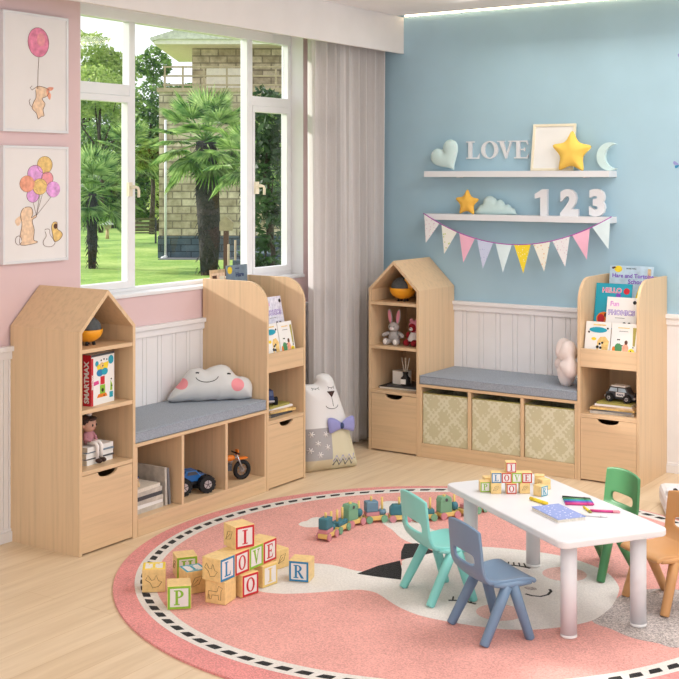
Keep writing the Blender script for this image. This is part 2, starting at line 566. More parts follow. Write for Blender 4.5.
        if loc: o.location = loc
        if rot: o.rotation_euler = rot
        if solid:
            k = o.modifiers.new('thick', 'SOLIDIFY'); k.thickness = solid; k.offset = 0
        if bevel:
            k = o.modifiers.new('soft', 'BEVEL'); k.width = bevel; k.segments = 2; k.limit_method = 'ANGLE'; k.angle_limit = R(50)
        if subsurf:
            k = o.modifiers.new('round', 'SUBSURF'); k.levels = subsurf; k.render_levels = subsurf
        return o

def thing(name, label, cat, loc=(0, 0, 0), rot=0, group=None):
    o = bpy.data.objects.new(name, None)
    COL.objects.link(o)
    o.empty_display_size = 0.05
    o.location = loc
    o.rotation_euler = rot if isinstance(rot, (tuple, list)) else (0, 0, rot)
    o['label'] = label; o['category'] = cat
    if group: o['group'] = group
    return o
def tag(o, label, cat, group=None):
    o['label'] = label; o['category'] = cat
    if group: o['group'] = group
    return o
def struct(o):
    o['kind'] = 'structure'
    return o
def dup(root):
    r = root.copy(); COL.objects.link(r)
    for ch in list(root.children):
        c = ch.copy(); COL.objects.link(c); c.parent = r
        for g in ch.children:
            d = g.copy(); COL.objects.link(d); d.parent = c
    return r

def circ(cx, cz, rx, rz=None, n=20, a0=0, a1=360):
    rz = rx if rz is None else rz
    full = abs(a1 - a0) >= 360
    k = n if full else n + 1
    return [(cx + rx * math.cos(R(a0 + (a1 - a0) * i / n)), cz + rz * math.sin(R(a0 + (a1 - a0) * i / n))) for i in range(k)]
def smooth_closed(pts, k=5):
    n = len(pts); out = []
    for i in range(n):
        p0, p1, p2, p3 = [pts[(i + j) % n] for j in (-1, 0, 1, 2)]
        for q in range(k):
            t = q / k
            out.append(tuple(0.5 * (2 * p1[a] + (p2[a] - p0[a]) * t + (2 * p0[a] - 5 * p1[a] + 4 * p2[a] - p3[a]) * t * t + (3 * p1[a] - p0[a] - 3 * p2[a] + p3[a]) * t ** 3) for a in (0, 1)))
    return out
def starpts(r1, r2, n=5, rot=90, cx=0, cz=0):
    o = []
    for i in range(2 * n):
        r = r1 if i % 2 == 0 else r2
        o.append((cx + r * math.cos(R(rot + 180 * i / n)), cz + r * math.sin(R(rot + 180 * i / n))))
    return o

# serif capitals as polygons, height 1
def serif(ch):
    P = []
    def rect(a, b, c, d): P.append([(a, b), (c, b), (c, d), (a, d)])
    def ring(cx, cz, ax, az, bx, bz, a0=0, a1=360, n=24):
        for i in range(n):
            t0 = R(a0 + (a1 - a0) * i / n); t1 = R(a0 + (a1 - a0) * (i + 1) / n)
            P.append([(cx + bx * math.cos(t0), cz + bz * math.sin(t0)), (cx + ax * math.cos(t0), cz + az * math.sin(t0)),
                      (cx + ax * math.cos(t1), cz + az * math.sin(t1)), (cx + bx * math.cos(t1), cz + bz * math.sin(t1))])
    w = 0.7
    if ch == 'I':
        w = 0.44; rect(.13, 0, .31, 1); rect(0, .93, .44, 1); rect(0, 0, .44, .07)
    elif ch == 'L':
        w = 0.64; rect(.1, 0, .27, 1); rect(0, .93, .38, 1); rect(0, 0, .62, .08); P.append([(.54, .08), (.62, .08), (.64, .3)])
    elif ch == 'O':
        w = 0.8; ring(.4, .5, .4, .51, .23, .44)
    elif ch == 'V':
        w = 0.8; P.append([(.08, 1), (.27, 1), (.46, .2), (.42, 0), (.38, 0)]); P.append([(.61, 1), (.69, 1), (.43, 0), (.39, .05), (.42, .2)]); rect(0, .94, .34, 1); rect(.52, .94, .8, 1)
    elif ch == 'E':
        w = 0.68; rect(.1, 0, .27, 1); rect(0, .93, .62, 1); rect(0, 0, .64, .07); rect(.27, .47, .5, .54); rect(.46, .4, .51, .61)
        P.append([(.55, .93), (.62, .93), (.64, .74)]); P.append([(.57, .07), (.64, .07), (.68, .28)])
    elif ch in 'PR':
        w = 0.7; rect(.1, 0, .27, 1); rect(0, 0, .38, .07); rect(0, .93, .3, 1)
        ring(.3, .74, .34, .26, .17, .19, -90, 90, 14); rect(.25, .93, .32, 1); rect(.25, .48, .32, .55)
        if ch == 'R':
            w = 0.82; P.append([(.3, .52), (.46, .5), (.78, .06), (.82, 0), (.6, 0)])
    elif ch == 'H':
        w = 0.84; rect(.1, 0, .26, 1); rect(.58, 0, .74, 1); rect(.26, .47, .58, .55)
        for a in (0, .48): rect(a, 0, a + .36, .07); rect(a, .93, a + .36, 1)
    elif ch == 'T':
        w = 0.74; rect(.28, 0, .46, 1); rect(.16, 0, .58, .07); rect(0, .92, .74, 1); rect(0, .74, .06, .95); rect(.68, .74, .74, .95)
    return P, w
def put_serif(mb, ch, h, cx, z0, y0, y1, m, T=None):
    P, w = serif(ch)
    for i, p in enumerate(P):
        mb.prism([(cx + (u - w / 2) * h, z0 + v * h) for u, v in p], y0 - (i % 7) * h * .002, y1 - (i % 7) * h * .0005, m, T)

def text_mesh(mb, txt, size, m, T, bold=0.0, depth=0.0004, spacing=1.0, align='CENTER'):
    """lettering from the built-in face, turned into plain mesh on the x-z plane"""
    cu = bpy.data.curves.new('lettering', 'FONT')
    cu.body = txt; cu.size = size; cu.offset = bold; cu.extrude = depth; cu.align_x = align; cu.space_character = spacing
    cu.resolution_u = 3
    o = bpy.data.objects.new('lettering', cu); COL.objects.link(o)
    dg = bpy.context.evaluated_depsgraph_get()
    me = bpy.data.meshes.new_from_object(o.evaluated_get(dg))
    Rx = Matrix.Rotation(R(90), 4, 'X')
    mb._add([Rx @ v.co for v in me.vertices], [tuple(p.vertices) for p in me.polygons], m, False, T)
    bpy.data.objects.remove(o); bpy.data.curves.remove(cu); bpy.data.meshes.remove(me)

def stick(ob, pts, r, m, name, parent, lift=0.001, n=6):
    """cord or stitch that follows the front (-y) of a cushion"""
    me = ob.data
    bvh = BVHTree.FromPolygons([v.co for v in me.vertices], [tuple(p.vertices) for p in me.polygons])
    out = []
    for x, z in pts:
        h = bvh.ray_cast(Vector((x, -1, z)), Vector((0, 1, 0)))
        if h[0] is not None: out.append(h[0] + Vector((0, -lift, 0)))
    mb = MB()
    if len(out) > 1: mb.tube(out, r, m, n)
    return mb.build(name, parent)

# ------------------------------------------------------------------ camera
CAM = Vector((4.205, -6.524, 1.6))
TH = 0.5884
cd = bpy.data.cameras.new('camera')
cam = bpy.data.objects.new('camera', cd); COL.objects.link(cam)
cam.location = CAM
cam.rotation_euler = (R(90), 0, TH)
cd.sensor_width = 36; cd.lens = 1229 / 679 * 36
cd.shift_y = -(339.5 - 176.38) / 679
cd.clip_end = 400
sc.camera = cam
RV = Vector((math.cos(TH), math.sin(TH), 0)); OV = Vector((-math.sin(TH), math.cos(TH), 0))
def garden(lat, dep, z=-1.6):
    p = CAM + RV * lat + OV * dep
    return (p.x, p.y, z)

# ------------------------------------------------------------------ the room
fl = MB().box(-0.12, 7.0, -9.0, 0.12, -0.1, 0.0, 'floor').build('floor'); struct(fl)
H = 2.58
def wall_with_hole(name, holes):
    mb = MB()
    # window wall runs along y from -9 to .12
    ys = -9.0
    for (a, b, z0, z1) in holes:
        mb.box(-0.146, 0, ys, a, -0.1, H + 0.2, 'pink_wall')
        mb.box(-0.146, 0, a, b, -0.1, z0, 'pink_wall')
        mb.box(-0.146, 0, a, b, z1, H + 0.2, 'pink_wall')
        ys = b
    mb.box(-0.146, 0, ys, 0.0, -0.1, H + 0.2, 'pink_wall')
    return struct(mb.build(name))
WY0, WY1, WZ0, WZ1 = -2.411, -0.605, 1.012, 2.435
wall_with_hole('wall_left', [(-5.6, -3.45, WZ0, WZ1), (WY0, WY1, WZ0, WZ1)])
struct(MB().box(-0.16, 7.0, 0.0, 0.14, -0.1, H + 0.2, 'blue_wall').build('wall_back'))
ce = MB().box(-0.0, 7.0, -9.0, -0.09, H, H + 0.05, 'ceiling').box(-0.0, 7.0, -0.14, 0.0, H + 0.12, H + 0.2, 'ceiling')
ce.box(0.0, 7.0, -0.15, -0.13, H + 0.05, H + 0.14, 'ceiling')
struct(ce.build('ceiling'))
led = thing('cove_light', 'warm thin light strip in the slot between ceiling and blue wall', 'light', (0.34, 0, H))
MB().box(0, 6.2, -0.010, -0.004, 0.003, 0.013, 'led').build('light_strip', led)
MB().box(0, 6.2, -0.0035, -0.0005, 0.001, 0.016, 'white_paint').build('mounting_rail', led)
# pelmet box for the curtain
pm = MB().box(0.31, 0.33, -6.5, 0.0, 2.355, H, 'pelmet')
struct(pm.build('trim_1', bevel=0.002))

# beadboard
def bead(name, x0, x1):
    mb = MB()
    x = x0; i = 0
    while x < x1 - 0.001:
        w = 0.082 if i % 2 == 0 else 0.028
        e = min(x + w, x1)
        mb.box(x + 0.0012, e - 0.0012, -0.011, 0, 0.045, 0.80, 'bead_white')
        x = e; i += 1
    mb.box(x0, x1, -0.005, 0, 0.04, 0.81, 'bead_white')
    mb.box(x0, x1, -0.022, 0, 0.80, 0.835, 'bead_white')
    mb.box(x0, x1, -0.034, 0, 0.835, 0.857, 'bead_white')
    return mb
b = bead('a', 0.0, 6.5).build('trim_2', bevel=0.002); struct(b)
b = bead('b', 0.012, 8.9).build('trim_3', bevel=0.002, rot=(0, 0, R(90)), loc=(0, -8.912, 0)); struct(b)
def base(x0, x1):
    return MB().box(x0, x1, -0.022, 0, 0, 0.045, 'bead_white').box(x0, x1, -0.016, 0, 0.045, 0.056, 'bead_white')
struct(base(0, 6.5).build('baseboard_back', bevel=0.002))
struct(base(0.022, 8.9).build('baseboard_left', bevel=0.002, rot=(0, 0, R(90)), loc=(0, -8.922, 0)))

# windows: frames sit back in the reveal
def window(idx, y0, y1, z0, z1, mull, tr, sashes):
    fx0, fx1 = -0.138, -0.088
    root = thing('window_%d' % idx, '', 'window'); del root['label']; del root['category']; struct(root)
    f = MB()
    e = 0.032
    f.box(fx0, fx1, y0, y1, z0, z0 + 0.03, 'pvc').box(fx0, fx1, y0, y1, z1 - .06, z1, 'pvc')
    f.box(fx0, fx1, y0, y0 + e, z0 + 0.03, z1 - .06, 'pvc').box(fx0, fx1, y1 - e, y1, z0 + 0.03, z1 - .06, 'pvc')
    for a, b2 in mull: f.box(fx0, fx1, a, b2, z0 + 0.03, z1 - .06, 'pvc')
    fo = f.build('window_frame', root, bevel=0.003); struct(fo)
    si = MB().box(-0.088, 0.012, y0 + 0.002, y1 - 0.002, z0 - 0.006, z0 + 0.012, 'pvc').build('window_sill', root, bevel=0.004); struct(si)
    # reveal lining
    rl = MB().box(-0.088, 0.0, y1 - 0.004, y1, z0 + 0.012, z1, 'white_paint').box(-0.088, 0.0, y0, y0 + 0.004, z0 + 0.012, z1, 'white_paint').box(-0.088, 0, y0, y1, z1 - 0.004, z1, 'white_paint')
    struct(rl.build('window_reveal', root))
    cells = []
    ys = [y0 + e] + [q for mm in mull for q in mm] + [y1 - e]
    for k in range(0, len(ys), 2):
        a, b2 = ys[k], ys[k + 1]
        if sashes[k // 2]:
            t = MB().box(fx0, fx1, a, b2, tr - 0.028, tr + 0.028, 'pvc').build('transom', root, bevel=0.003); struct(t)
            s_ = MB(); q = 0.034; zz0, zz1 = z0 + 0.03, tr - 0.028
            X0, X1 = -0.128, -0.083; qv = 0.018
            s_.box(X0, X1, a, b2, zz0, zz0 + q, 'pvc').box(X0, X1, a, b2, zz1 - q, zz1, 'pvc').box(X0, X1, a, a + qv, zz0 + q, zz1 - q, 'pvc').box(X0, X1, b2 - qv, b2, zz0 + q, zz1 - q, 'pvc')
            so = s_.build('sash', root, bevel=0.003); struct(so)
            yh = b2 - q / 2 if k == 0 else a + q / 2
            hd = MB().box(-0.081, -0.063, yh - 0.012, yh + 0.012, 1.50, 1.57, 'cream').cyl((-0.063, yh, 1.545), (-0.040, yh, 1.545), 0.008, 0.008, 'cream', 10)
            hd.tube([(-0.045, yh - 0.004, 1.55), (-0.045, yh + 0.03, 1.543), (-0.047, yh + 0.040, 1.53), (-0.05, yh + 0.042, 1.495)], 0.0075, 'cream', 8)
            struct(hd.build('window_handle', root))
            cells += [(a + qv, b2 - qv, zz0 + q, zz1 - q), (a, b2, tr + 0.028, z1 - .06)]
        else:
            cells.append((a, b2, z0 + 0.03, z1 - .06))
    for a, b2, c, d in cells:
        struct(MB().box(-0.122, -0.118, a, b2, c, d, 'glass').build('window_pane', root))
window(1, WY0, WY1, WZ0, WZ1, [(-1.985, -1.944), (-1.030, -0.981)], 2.03, [True, False, True])
window(2, -5.6, -3.45, WZ0, WZ1, [(-4.56, -4.50)], 2.03, [False, False])

# ------------------------------------------------------------------ the two shelf units
UW, UL, UD, TWD = 0.339, 1.642, 0.424, 0.016
BX0, BX1 = UW, UL - UW
def drawer(parent, x0, x1, z0, z1, who):
    n = 24; cx = (x0 + x1) / 2; r = 0.058; dep = 0.026
    top = []
    for i in range(n + 1):
        t = PI * i / n
        top.append((cx + r * math.cos(t), z1 - dep * math.sin(t) ** 0.8))
    pts = [(x0, z0), (x1, z0), (x1, z1)] + top + [(x0, z1)]
    d = MB().prism(pts, 0.0015, 0.016, 'wood_h').build('drawer', parent, bevel=0.0012)
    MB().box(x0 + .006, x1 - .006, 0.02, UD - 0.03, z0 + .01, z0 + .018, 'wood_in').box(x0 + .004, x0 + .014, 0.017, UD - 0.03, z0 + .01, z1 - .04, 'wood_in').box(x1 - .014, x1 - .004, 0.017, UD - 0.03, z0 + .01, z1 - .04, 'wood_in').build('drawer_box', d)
    return d
def make_unit(ox, oy, rot, tn):
    # house-shaped tower
    a = thing('house_bookcase', tn[0], 'bookcase', (ox, oy, 0), rot, 'house-shaped bookcases')
    ev, rd = 0.9445, 1.111
    for x0 in (0, UW - TWD):
        xs = [(x0, 0), (x0 + TWD, 0), (x0 + TWD, ev - (0.0 if x0 else -0.0)), (x0, ev)]
        sl = (rd - ev) / (UW / 2)
        if x0 == 0: xs = [(0, 0), (TWD, 0), (TWD, ev - 0.008), (0, ev - 0.008)]
        else: xs = [(UW - TWD, 0), (UW, 0), (UW, ev - 0.008), (UW - TWD, ev - 0.008)]
        MB().prism(xs, 0, UD, 'wood_v').build('side_panel', a)
    nx, nz = -(rd - ev), UW / 2
    ln = math.hypot(nx, nz); t = 0.016
    ox_, oz_ = nx / ln * t, nz / ln * t
    for sg in (0, 1):
        pts = [(0, ev), (UW / 2, rd), (UW / 2, rd - t * ln / nz), (0 + 0.0001, ev - 0.022)]
        pts = [(0, ev), (UW / 2, rd), (UW / 2, rd - 0.0222), (TWD, ev + TWD * sl - 0.0222), (TWD, ev - 0.008), (0, ev - 0.008)]
        if sg: pts = [(UW - p[0], p[1]) for p in pts]
        MB().prism(pts, 0, UD, 'wood_v').build('roof_panel', a)
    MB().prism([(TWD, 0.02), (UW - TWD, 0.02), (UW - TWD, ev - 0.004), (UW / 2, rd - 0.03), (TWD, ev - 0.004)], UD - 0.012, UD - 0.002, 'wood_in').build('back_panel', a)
    for z in (0.868, 0.612, 0.353):
        MB().box(TWD, UW - TWD, 0.002, UD - 0.012, z - 0.017, z, 'wood_h').build('shelf', a, bevel=0.0012)
    MB().box(TWD, UW - TWD, 0.02, UD - 0.012, 0.004, 0.014, 'wood_h').build('base_panel', a)
    drawer(a, TWD + 0.0015, UW - TWD - 0.0015, 0.008, 0.3335, '')
    # bench with three cells
    b = thing('storage_bench', tn[1], 'bench', (ox, oy, 0), rot, 'three-cell storage benches')
    L = BX1 - BX0
    def bb(x0, x1, y0, y1, z0, z1, m, nme):
        # own frame shares the unit's origin
        return MB().box(x0, x1, y0, y1, z0, z1, m).build(nme, b, bevel=0.0012)
    bb(BX0 + .0005, BX1 - .0005, 0, UD, 0.398, 0.4135, 'wood_h', 'bench_top')
    bb(BX0 + .0005, BX0 + .0165, 0.002, UD, 0.0, 0.3975, 'wood_v', 'end_panel')
    bb(BX1 - .0165, BX1 - .0005, 0.002, UD, 0.0, 0.3975, 'wood_v', 'end_panel')
    for x in (BX0 + L / 3, BX0 + 2 * L / 3): bb(x - 0.009, x + 0.009, 0.002, UD - .012, 0.0785, 0.3975, 'wood_v', 'divider')
    bb(BX0 + .017, BX1 - .017, 0.0, UD - .012, 0.062, 0.078, 'wood_h', 'bottom_shelf')
    bb(BX0 + .017, BX1 - .017, 0.0, 0.016, 0.0, 0.0615, 'wood_h', 'plinth_board')
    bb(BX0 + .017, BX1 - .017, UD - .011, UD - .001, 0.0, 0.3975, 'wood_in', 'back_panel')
    # display bookcase
    c = thing('display_bookcase', tn[2], 'bookcase', (ox, oy, 0), rot, 'curved-top display bookcases')
    pr = [(0, 0), (UD, 0), (UD, 1.062)]
    r_ = 0.13
    for i in range(13):
        t = R(90 + 90 * i / 12)
        pr.append((r_ + r_ * math.cos(t), 1.062 - r_ + r_ * math.sin(t)))
    TR = Matrix(((0, -1, 0, 0), (1, 0, 0, 0), (0, 0, 1, 0), (0, 0, 0, 1)))  # outline x -> depth
    for x0 in (BX1, UL - TWD):
        mb = MB()
        # prism is drawn x-z; turn so x runs into the depth
        T = Matrix(((0, 1, 0, x0), (1, 0, 0, 0), (0, 0, 1, 0), (0, 0, 0, 1)))
        mb.prism(pr, 0, TWD, 'wood_v', T)
        o = mb.build('side_panel', c, bevel=0.001, merge=True)
    xa, xb = BX1 + TWD, UL - TWD
    def cc(y0, y1, z0, z1, m, nme): return MB().box(xa, xb, y0, y1, z0, z1, m).build(nme, c, bevel=0.0012)
    cc(0.001, 0.017, 0.598, 0.694, 'wood_h', 'front_lip')
    cc(0.017, UD - .012, 0.598, 0.612, 'wood_h', 'shelf')
    cc(0.002, UD - .012, 0.333, 0.351, 'wood_h', 'shelf')
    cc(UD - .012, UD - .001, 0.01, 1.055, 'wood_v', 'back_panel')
    # stepped pockets
    for (y, z0, z1) in ((0.12, 0.612, 0.79), (0.245, 0.612, 0.90)):
        cc(y, y + 0.010, z0, z1, 'wood_h', 'pocket_divider')
    MB().box(xa, xb, 0.02, UD - .012, 0.004, 0.014, 'wood_h').build('base_panel', c)
    drawer(c, xa + .0015, xb - .0015, 0.008, 0.3315, '')
    return a, b, c
LO = (0.434, -2.839); RO = (0.347, -0.434)
make_unit(LO[0], LO[1], R(90), ('pale wood house-shaped bookcase on the pink window wall, holding a toy box and seated doll',
    'pale wood open bench with three empty-fronted cells of toys under the window',
    'pale wood curved-top book display under the window, beside the curtain'))
make_unit(RO[0], RO[1], 0, ('pale wood house-shaped bookcase on the blue wall, holding plush rabbit and red doll',
    'pale wood bench on the blue wall holding three patterned fabric bins',
    'pale wood curved-top book display at the right end of the blue wall'))
def W(side, lx, ly, z):
    return (RO[0] + lx, RO[1] + ly, z) if side == 'R' else (LO[0] - ly, LO[1] + lx, z)
def WR(side, a=0): return R(a) + (R(90) if side == 'L' else 0)

# bench cushions
for sd, lab in (('L', 'grey cloth bench pad under the window with cloud pillow on it'), ('R', 'grey cloth bench pad above the three patterned bins')):
    t = thing('bench_cushion', lab, 'cushion', W(sd, 0, 0, 0.4138), WR(sd), 'grey bench pads')
    MB().box(BX0 + .002, BX1 - .002, 0.002, UD - 0.004, 0, 0.051, 'grey_fab').build('pad', t, bevel=0.007)
    x0, x1, y0, y1 = BX0 + .003, BX1 - .003, 0.003, UD - 0.005
    pk = MB()
    for z in (0.006, 0.046): pk.tube([(x0, y0, z), (x1, y0, z), (x1, y1, z), (x0, y1, z), (x0, y0, z)], 0.0022, 'grey_fab', 6)
    pk.build('piping', t)

# patterned bins
for i, lb in enumerate(('olive damask fabric bin in the left cell of the blue-wall bench', 'olive damask fabric bin in the middle cell of the blue-wall bench', 'olive damask fabric bin in the right cell of the blue-wall bench')):
    L3 = (BX1 - BX0) / 3
    x0 = BX0 + i * L3 + (0.021 if i == 0 else 0.014); x1 = BX0 + (i + 1) * L3 - (0.020 if i == 2 else 0.014)
    w = x1 - x0
    t = thing('fabric_bin', lb, 'storage bin', W('R', x0, 0.012, 0.0785), 0, 'damask fabric bins in the bench')
    mb = MB()
    mb.box(0, w, 0, 0.004, 0, 0.285, 'damask').box(0, w, 0.356, 0.36, 0, 0.285, 'damask').box(0, 0.004, 0.004, 0.356, 0, 0.285, 'damask').box(w - 0.004, w, 0.004, 0.356, 0, 0.285, 'damask').box(0.004, w - .004, 0.004, 0.356, 0, 0.004, 'damask')
    mb.build('bin_body', t, bevel=0.002)
    MB().tube([(0, 0, 0.286), (w, 0, 0.286), (w, 0.36, 0.286), (0, 0.36, 0.286), (0, 0, 0.286)], 0.003, 'olive', 6).build('rim', t)

# ------------------------------------------------------------------ books and shelf contents
def book(label, w, h, t, cov, loc, rot, art=None, group=None, name='book', back=None):
    """upright book, cover facing -y, foot at the origin centre"""
    r = thing(name, label, 'book', loc, rot, group)
    mb = MB()
    mb.box(-w / 2, w / 2, 0, 0.0015, 0, h, cov).box(-w / 2, w / 2, t - 0.0015, t, 0, h, back or cov).box(-w / 2, -w / 2 + 0.0015, 0.0015, t - 0.0015, 0, h, back or cov)
    if art: art(mb, w, h)
    mb.build('cover', r)
    MB().box(-w / 2 + 0.0015, w / 2 - 0.002, 0.0016, t - 0.0016, 0.002, h - 0.002, 'paper').build('pages', r)
    return r
A = -0.0006
def T_(x, z, y=A): return Matrix.Translation((x, y, z))
def art_hare(mb, w, h):
    mb.prism([(-w / 2 + .002, h * .45), (w / 2 - .002, h * .45), (w / 2 - .002, h - .002), (-w / 2 + .002, h - .002)], A, 0, 'skyband')
    mb.prism(circ(-w * .3, h * .93, .022, .018), A * 2, 0, 'yellow')
    mb.prism(circ(-w * .42, h * .95, .008, .006), A * 2, 0, 'brown'); mb.prism(circ(-w * .38, h * .96, .007, .005), A * 2, 0, 'brown')
    text_mesh(mb, 'Hare and Tortoise', 0.031, 'purple', T_(0.01, h * .76, A * 2), 0.0007)
    text_mesh(mb, 'School', 0.034, 'purple', T_(0.03, h * .64, A * 2), 0.0007)
    text_mesh(mb, 'BOOK TWO', 0.010, 'black', T_(0.0, h * .93, A * 2))
    mb.prism([(w * .1, h * .3), (w / 2 - .002, h * .3), (w / 2 - .002, h * .6), (w * .2, h * .6)], A * 1.5, 0, 'yellow')
    mb.box(w / 2 - .03, w / 2 - .012, A * 2, 0, h * .75, h * .95, 'tan')
def art_teal(mb, w, h):
    text_mesh(mb, 'HELLO', 0.036, 'white_card', T_(-0.01, h * .80), 0.0022)
    text_mesh(mb, 'HELLO', 0.036, 'magenta', T_(-0.01, h * .80, A * 2), 0.0004)
    text_mesh(mb, '100', 0.05, 'skyband', T_(0, h * .55), 0.0012)
    mb.prism(circ(w * .36, h * .84, .017), A, 0, 'red'); mb.prism(circ(w * .14, h * .74, .014), A, 0, 'purple')
    mb.prism(circ(-w * .22, h * .22, .042, .036), A, 0, 'orange'); mb.prism(circ(-w * .3, h * .22, .020, .024), A * 2, 0, 'red'); mb.prism(circ(-w * .16, h * .3, .012), A * 2, 0, 'brown')
    mb.prism(circ(-w * .1, h * .16, .014), A * 2, 0, 'peach')
def art_phon(mb, w, h):
    text_mesh(mb, 'Fun', 0.034, 'violetwash', T_(-w * .24, h * .72), 0.0012)
    text_mesh(mb, 'PHONICS', 0.034, 'purple', T_(0.0, h * .44), 0.0024)
    text_mesh(mb, 'PHONICS', 0.034, 'pale_lilac', T_(0.0, h * .44, A * 2), 0.0004)
    mb.box(-w * .2, w * .12, A, 0, h * .33, h * .345, 'grey')
    for i, (x, z, r) in enumerate(((.12, .16, .009), (.28, .17, .007), (.33, .14, .007), (-.42, .1, .004), (.44, .08, .004), (.42, .85, .010))): mb.prism(circ(w * x, h * z, r), A, 0, 'black')
def art_house(mb, w, h):
    mb.prism(circ(0, h * .74, w * .36, h * .09), A, 0, 'teal')
    mb.box(-w * .2, w * .3, A, 0, h * .88, h * .92, 'amber')
    mb.prism([(-w * .02, h * .04), (w * .42, h * .04), (w * .46, h * .4), (w * .3, h * .54), (w * .1, h * .52), (-.0, h * .4)], A, 0, 'amber')
    mb.prism([(w * .08, h * .06), (w * .18, h * .06), (w * .16, h * .36), (w * .06, h * .3)], A * 2, 0, 'white_card')
    for x, z, r in ((.1, .3, .006), (.2, .34, .006), (.14, .18, .007), (.02, .2, .008), (-.36, .66, .005), (.38, .8, .005), (-.42, .07, .006), (-.28, .06, .005)): mb.prism(circ(w * x, h * z, r), A * 3, 0, 'black')
    mb.prism(circ(-w * .15, h * .45, w * .1, h * .05), A, 0, 'yellow')
def art_folk(mb, w, h):
    mb.box(-w * .25, w * .2, A, 0, h * .84, h * .87, 'amber'); mb.box(-w * .2, w * .15, A, 0, h * .74, h * .755, 'grey')
    mb.prism([(w * .36, h * .3), (w * .44, h * .3), (w * .47, h * .88), (w * .33, h * .88)], A, 0, 'olive')
    mb.prism(circ(-w * .2, h * .2, w * .15, h * .17), A, 0, 'green'); mb.prism(circ(-w * .2, h * .45, w * .09, h * .09), A * 2, 0, 'white_card')
    mb.prism(circ(w * .08, h * .2, w * .12, h * .16), A * 2, 0, 'redwash'); mb.prism(circ(w * .1, h * .4, w * .06, h * .07), A * 3, 0, 'brown')
    mb.prism(circ(w * .32, h * .12, w * .12, h * .1), A * 3, 0, 'yellow'); mb.prism(circ(-w * .38, h * .16, w * .06, h * .1), A * 2, 0, 'orange')
    for x, z in ((-.23, .48), (-.17, .48), (.3, .14), (.38, .26), (-.05, .3), (.2, .06)): mb.prism(circ(w * x, h * z, .0035), A * 4, 0, 'black')
lean = R(-12)
book('pale blue story book with purple lettering and yellow sun, tallest in the blue-wall display', 0.245, 0.27, 0.008, 'skyband', W('R', 1.468, 0.318, 0.845), (R(-8), 0, 0), art_hare, 'story books in the blue-wall display')
book('teal book with pink and white lettering standing behind the white phonics book', 0.20, 0.245, 0.008, 'teal', W('R', 1.424, 0.165, 0.785), (lean, 0, 0), art_teal, 'story books in the blue-wall display')
book('white phonics book with purple lettering in the blue-wall display', 0.165, 0.165, 0.008, 'white_card', W('R', 1.502, 0.096, 0.80), (lean, 0, 0), art_phon, 'story books in the blue-wall display')
book('cream book with yellow house picture at front left of the blue-wall display', 0.138, 0.165, 0.007, 'white_card', W('R', 1.398, 0.028, 0.672), (lean, 0, 0), art_house, 'story books in the blue-wall display')
book('cream book with green and orange figures at front right of the blue-wall display', 0.138, 0.165, 0.007, 'white_card', W('R', 1.542, 0.026, 0.672), (lean, 0, 0), art_folk, 'story books in the blue-wall display')
def art_sun(mb, w, h):
    mb.prism(circ(-w * .36, h * .90, .020, .020), A, 0, 'yellow')
    text_mesh(mb, 'Hare', 0.035, 'navy', T_(0.02, h * .76), 0.001)
    mb.box(-w * .1, w * .1, A, 0, h * .92, h * .94, 'navy')
def art_peach(mb, w, h):
    mb.box(-w * .45, w * .45, A, 0, h * .70, h * .93, 'peach'); mb.box(-w * .4, -w * .1, A * 2, 0, h * .75, h * .88, 'brown'); mb.box(w * .1, w * .4, A * 2, 0, h * .74, h * .86, 'cream')
book('tan picture book standing at back left of the window-side display', 0.12, 0.25, 0.008, 'tan', W('L', 1.384, 0.375, 0.855), (R(-3), 0, R(90)), art_peach, 'story books in the window-side display')
book('slate blue story book with yellow sun sticking up from the window-side display', 0.175, 0.262, 0.008, 'slategrey', W('L', 1.535, 0.365, 0.86), (R(-3), 0, R(90)), art_sun, 'story books in the window-side display')
book('white phonics book with purple lettering in the window-side display', 0.175, 0.168, 0.008, 'pale_lilac', W('L', 1.505, 0.096, 0.80), (lean, 0, R(90)), art_phon, 'story books in the window-side display')
book('cream book with orange house and black animals at front of the window-side display', 0.12, 0.168, 0.007, 'white_card', W('L', 1.402, 0.026, 0.672), (lean, 0, R(90)), art_house, 'story books in the window-side display')
book('cream book with standing figures beside the orange house book, window-side display', 0.125, 0.168, 0.007, 'white_card', W('L', 1.53, 0.026, 0.672), (lean, 0, R(90)), art_folk, 'story books in the window-side display')

def flat_stack(side, lx, ly, z, specs, group):
    for (w, d, t, cov, a, dx, lab) in specs:
        r = thing('book', lab, 'book', W(side, lx + dx, ly, z), WR(side, a), group)
        MB().box(-w / 2, w / 2, 0, d, 0, 0.0014, cov).box(-w / 2, w / 2, 0, d, t - 0.0014, t, cov).box(-w / 2, w / 2, 0, 0.0014, 0.0014, t - 0.0014, cov).build('cover', r)
        MB().box(-w / 2 + 0.002, w / 2 - 0.002, 0.0016, d - 0.002, 0.0016, t - 0.0016, 'paper').build('pages', r)
        z += t + 0.0002
    return z
g = 'books lying in the cubby of the blue-wall display'
zR = flat_stack('R', 1.478, 0.05, 0.3513, [
    (0.235, 0.26, 0.013, 'graybook', 4, -.005, 'grey book at the bottom of the pile under the toy jeep'),
    (0.22, 0.24, 0.009, 'grey', -6, -.003, 'dark grey book second from the bottom under the toy jeep'),
    (0.24, 0.25, 0.010, 'amber', 2, -.004, 'yellow-edged book third from the bottom under the toy jeep'),
    (0.22, 0.24, 0.009, 'tan', -3, 0.0, 'tan book in the middle of the pile under the toy jeep'),
    (0.20, 0.23, 0.010, 'white_card', 3, .003, 'white book second from the top under the toy jeep'),
    (0.19, 0.22, 0.010, 'olive', 0, .006, 'olive green book on top of the pile under the toy jeep')], g)
g = 'books lying in the cubby of the window-side display'
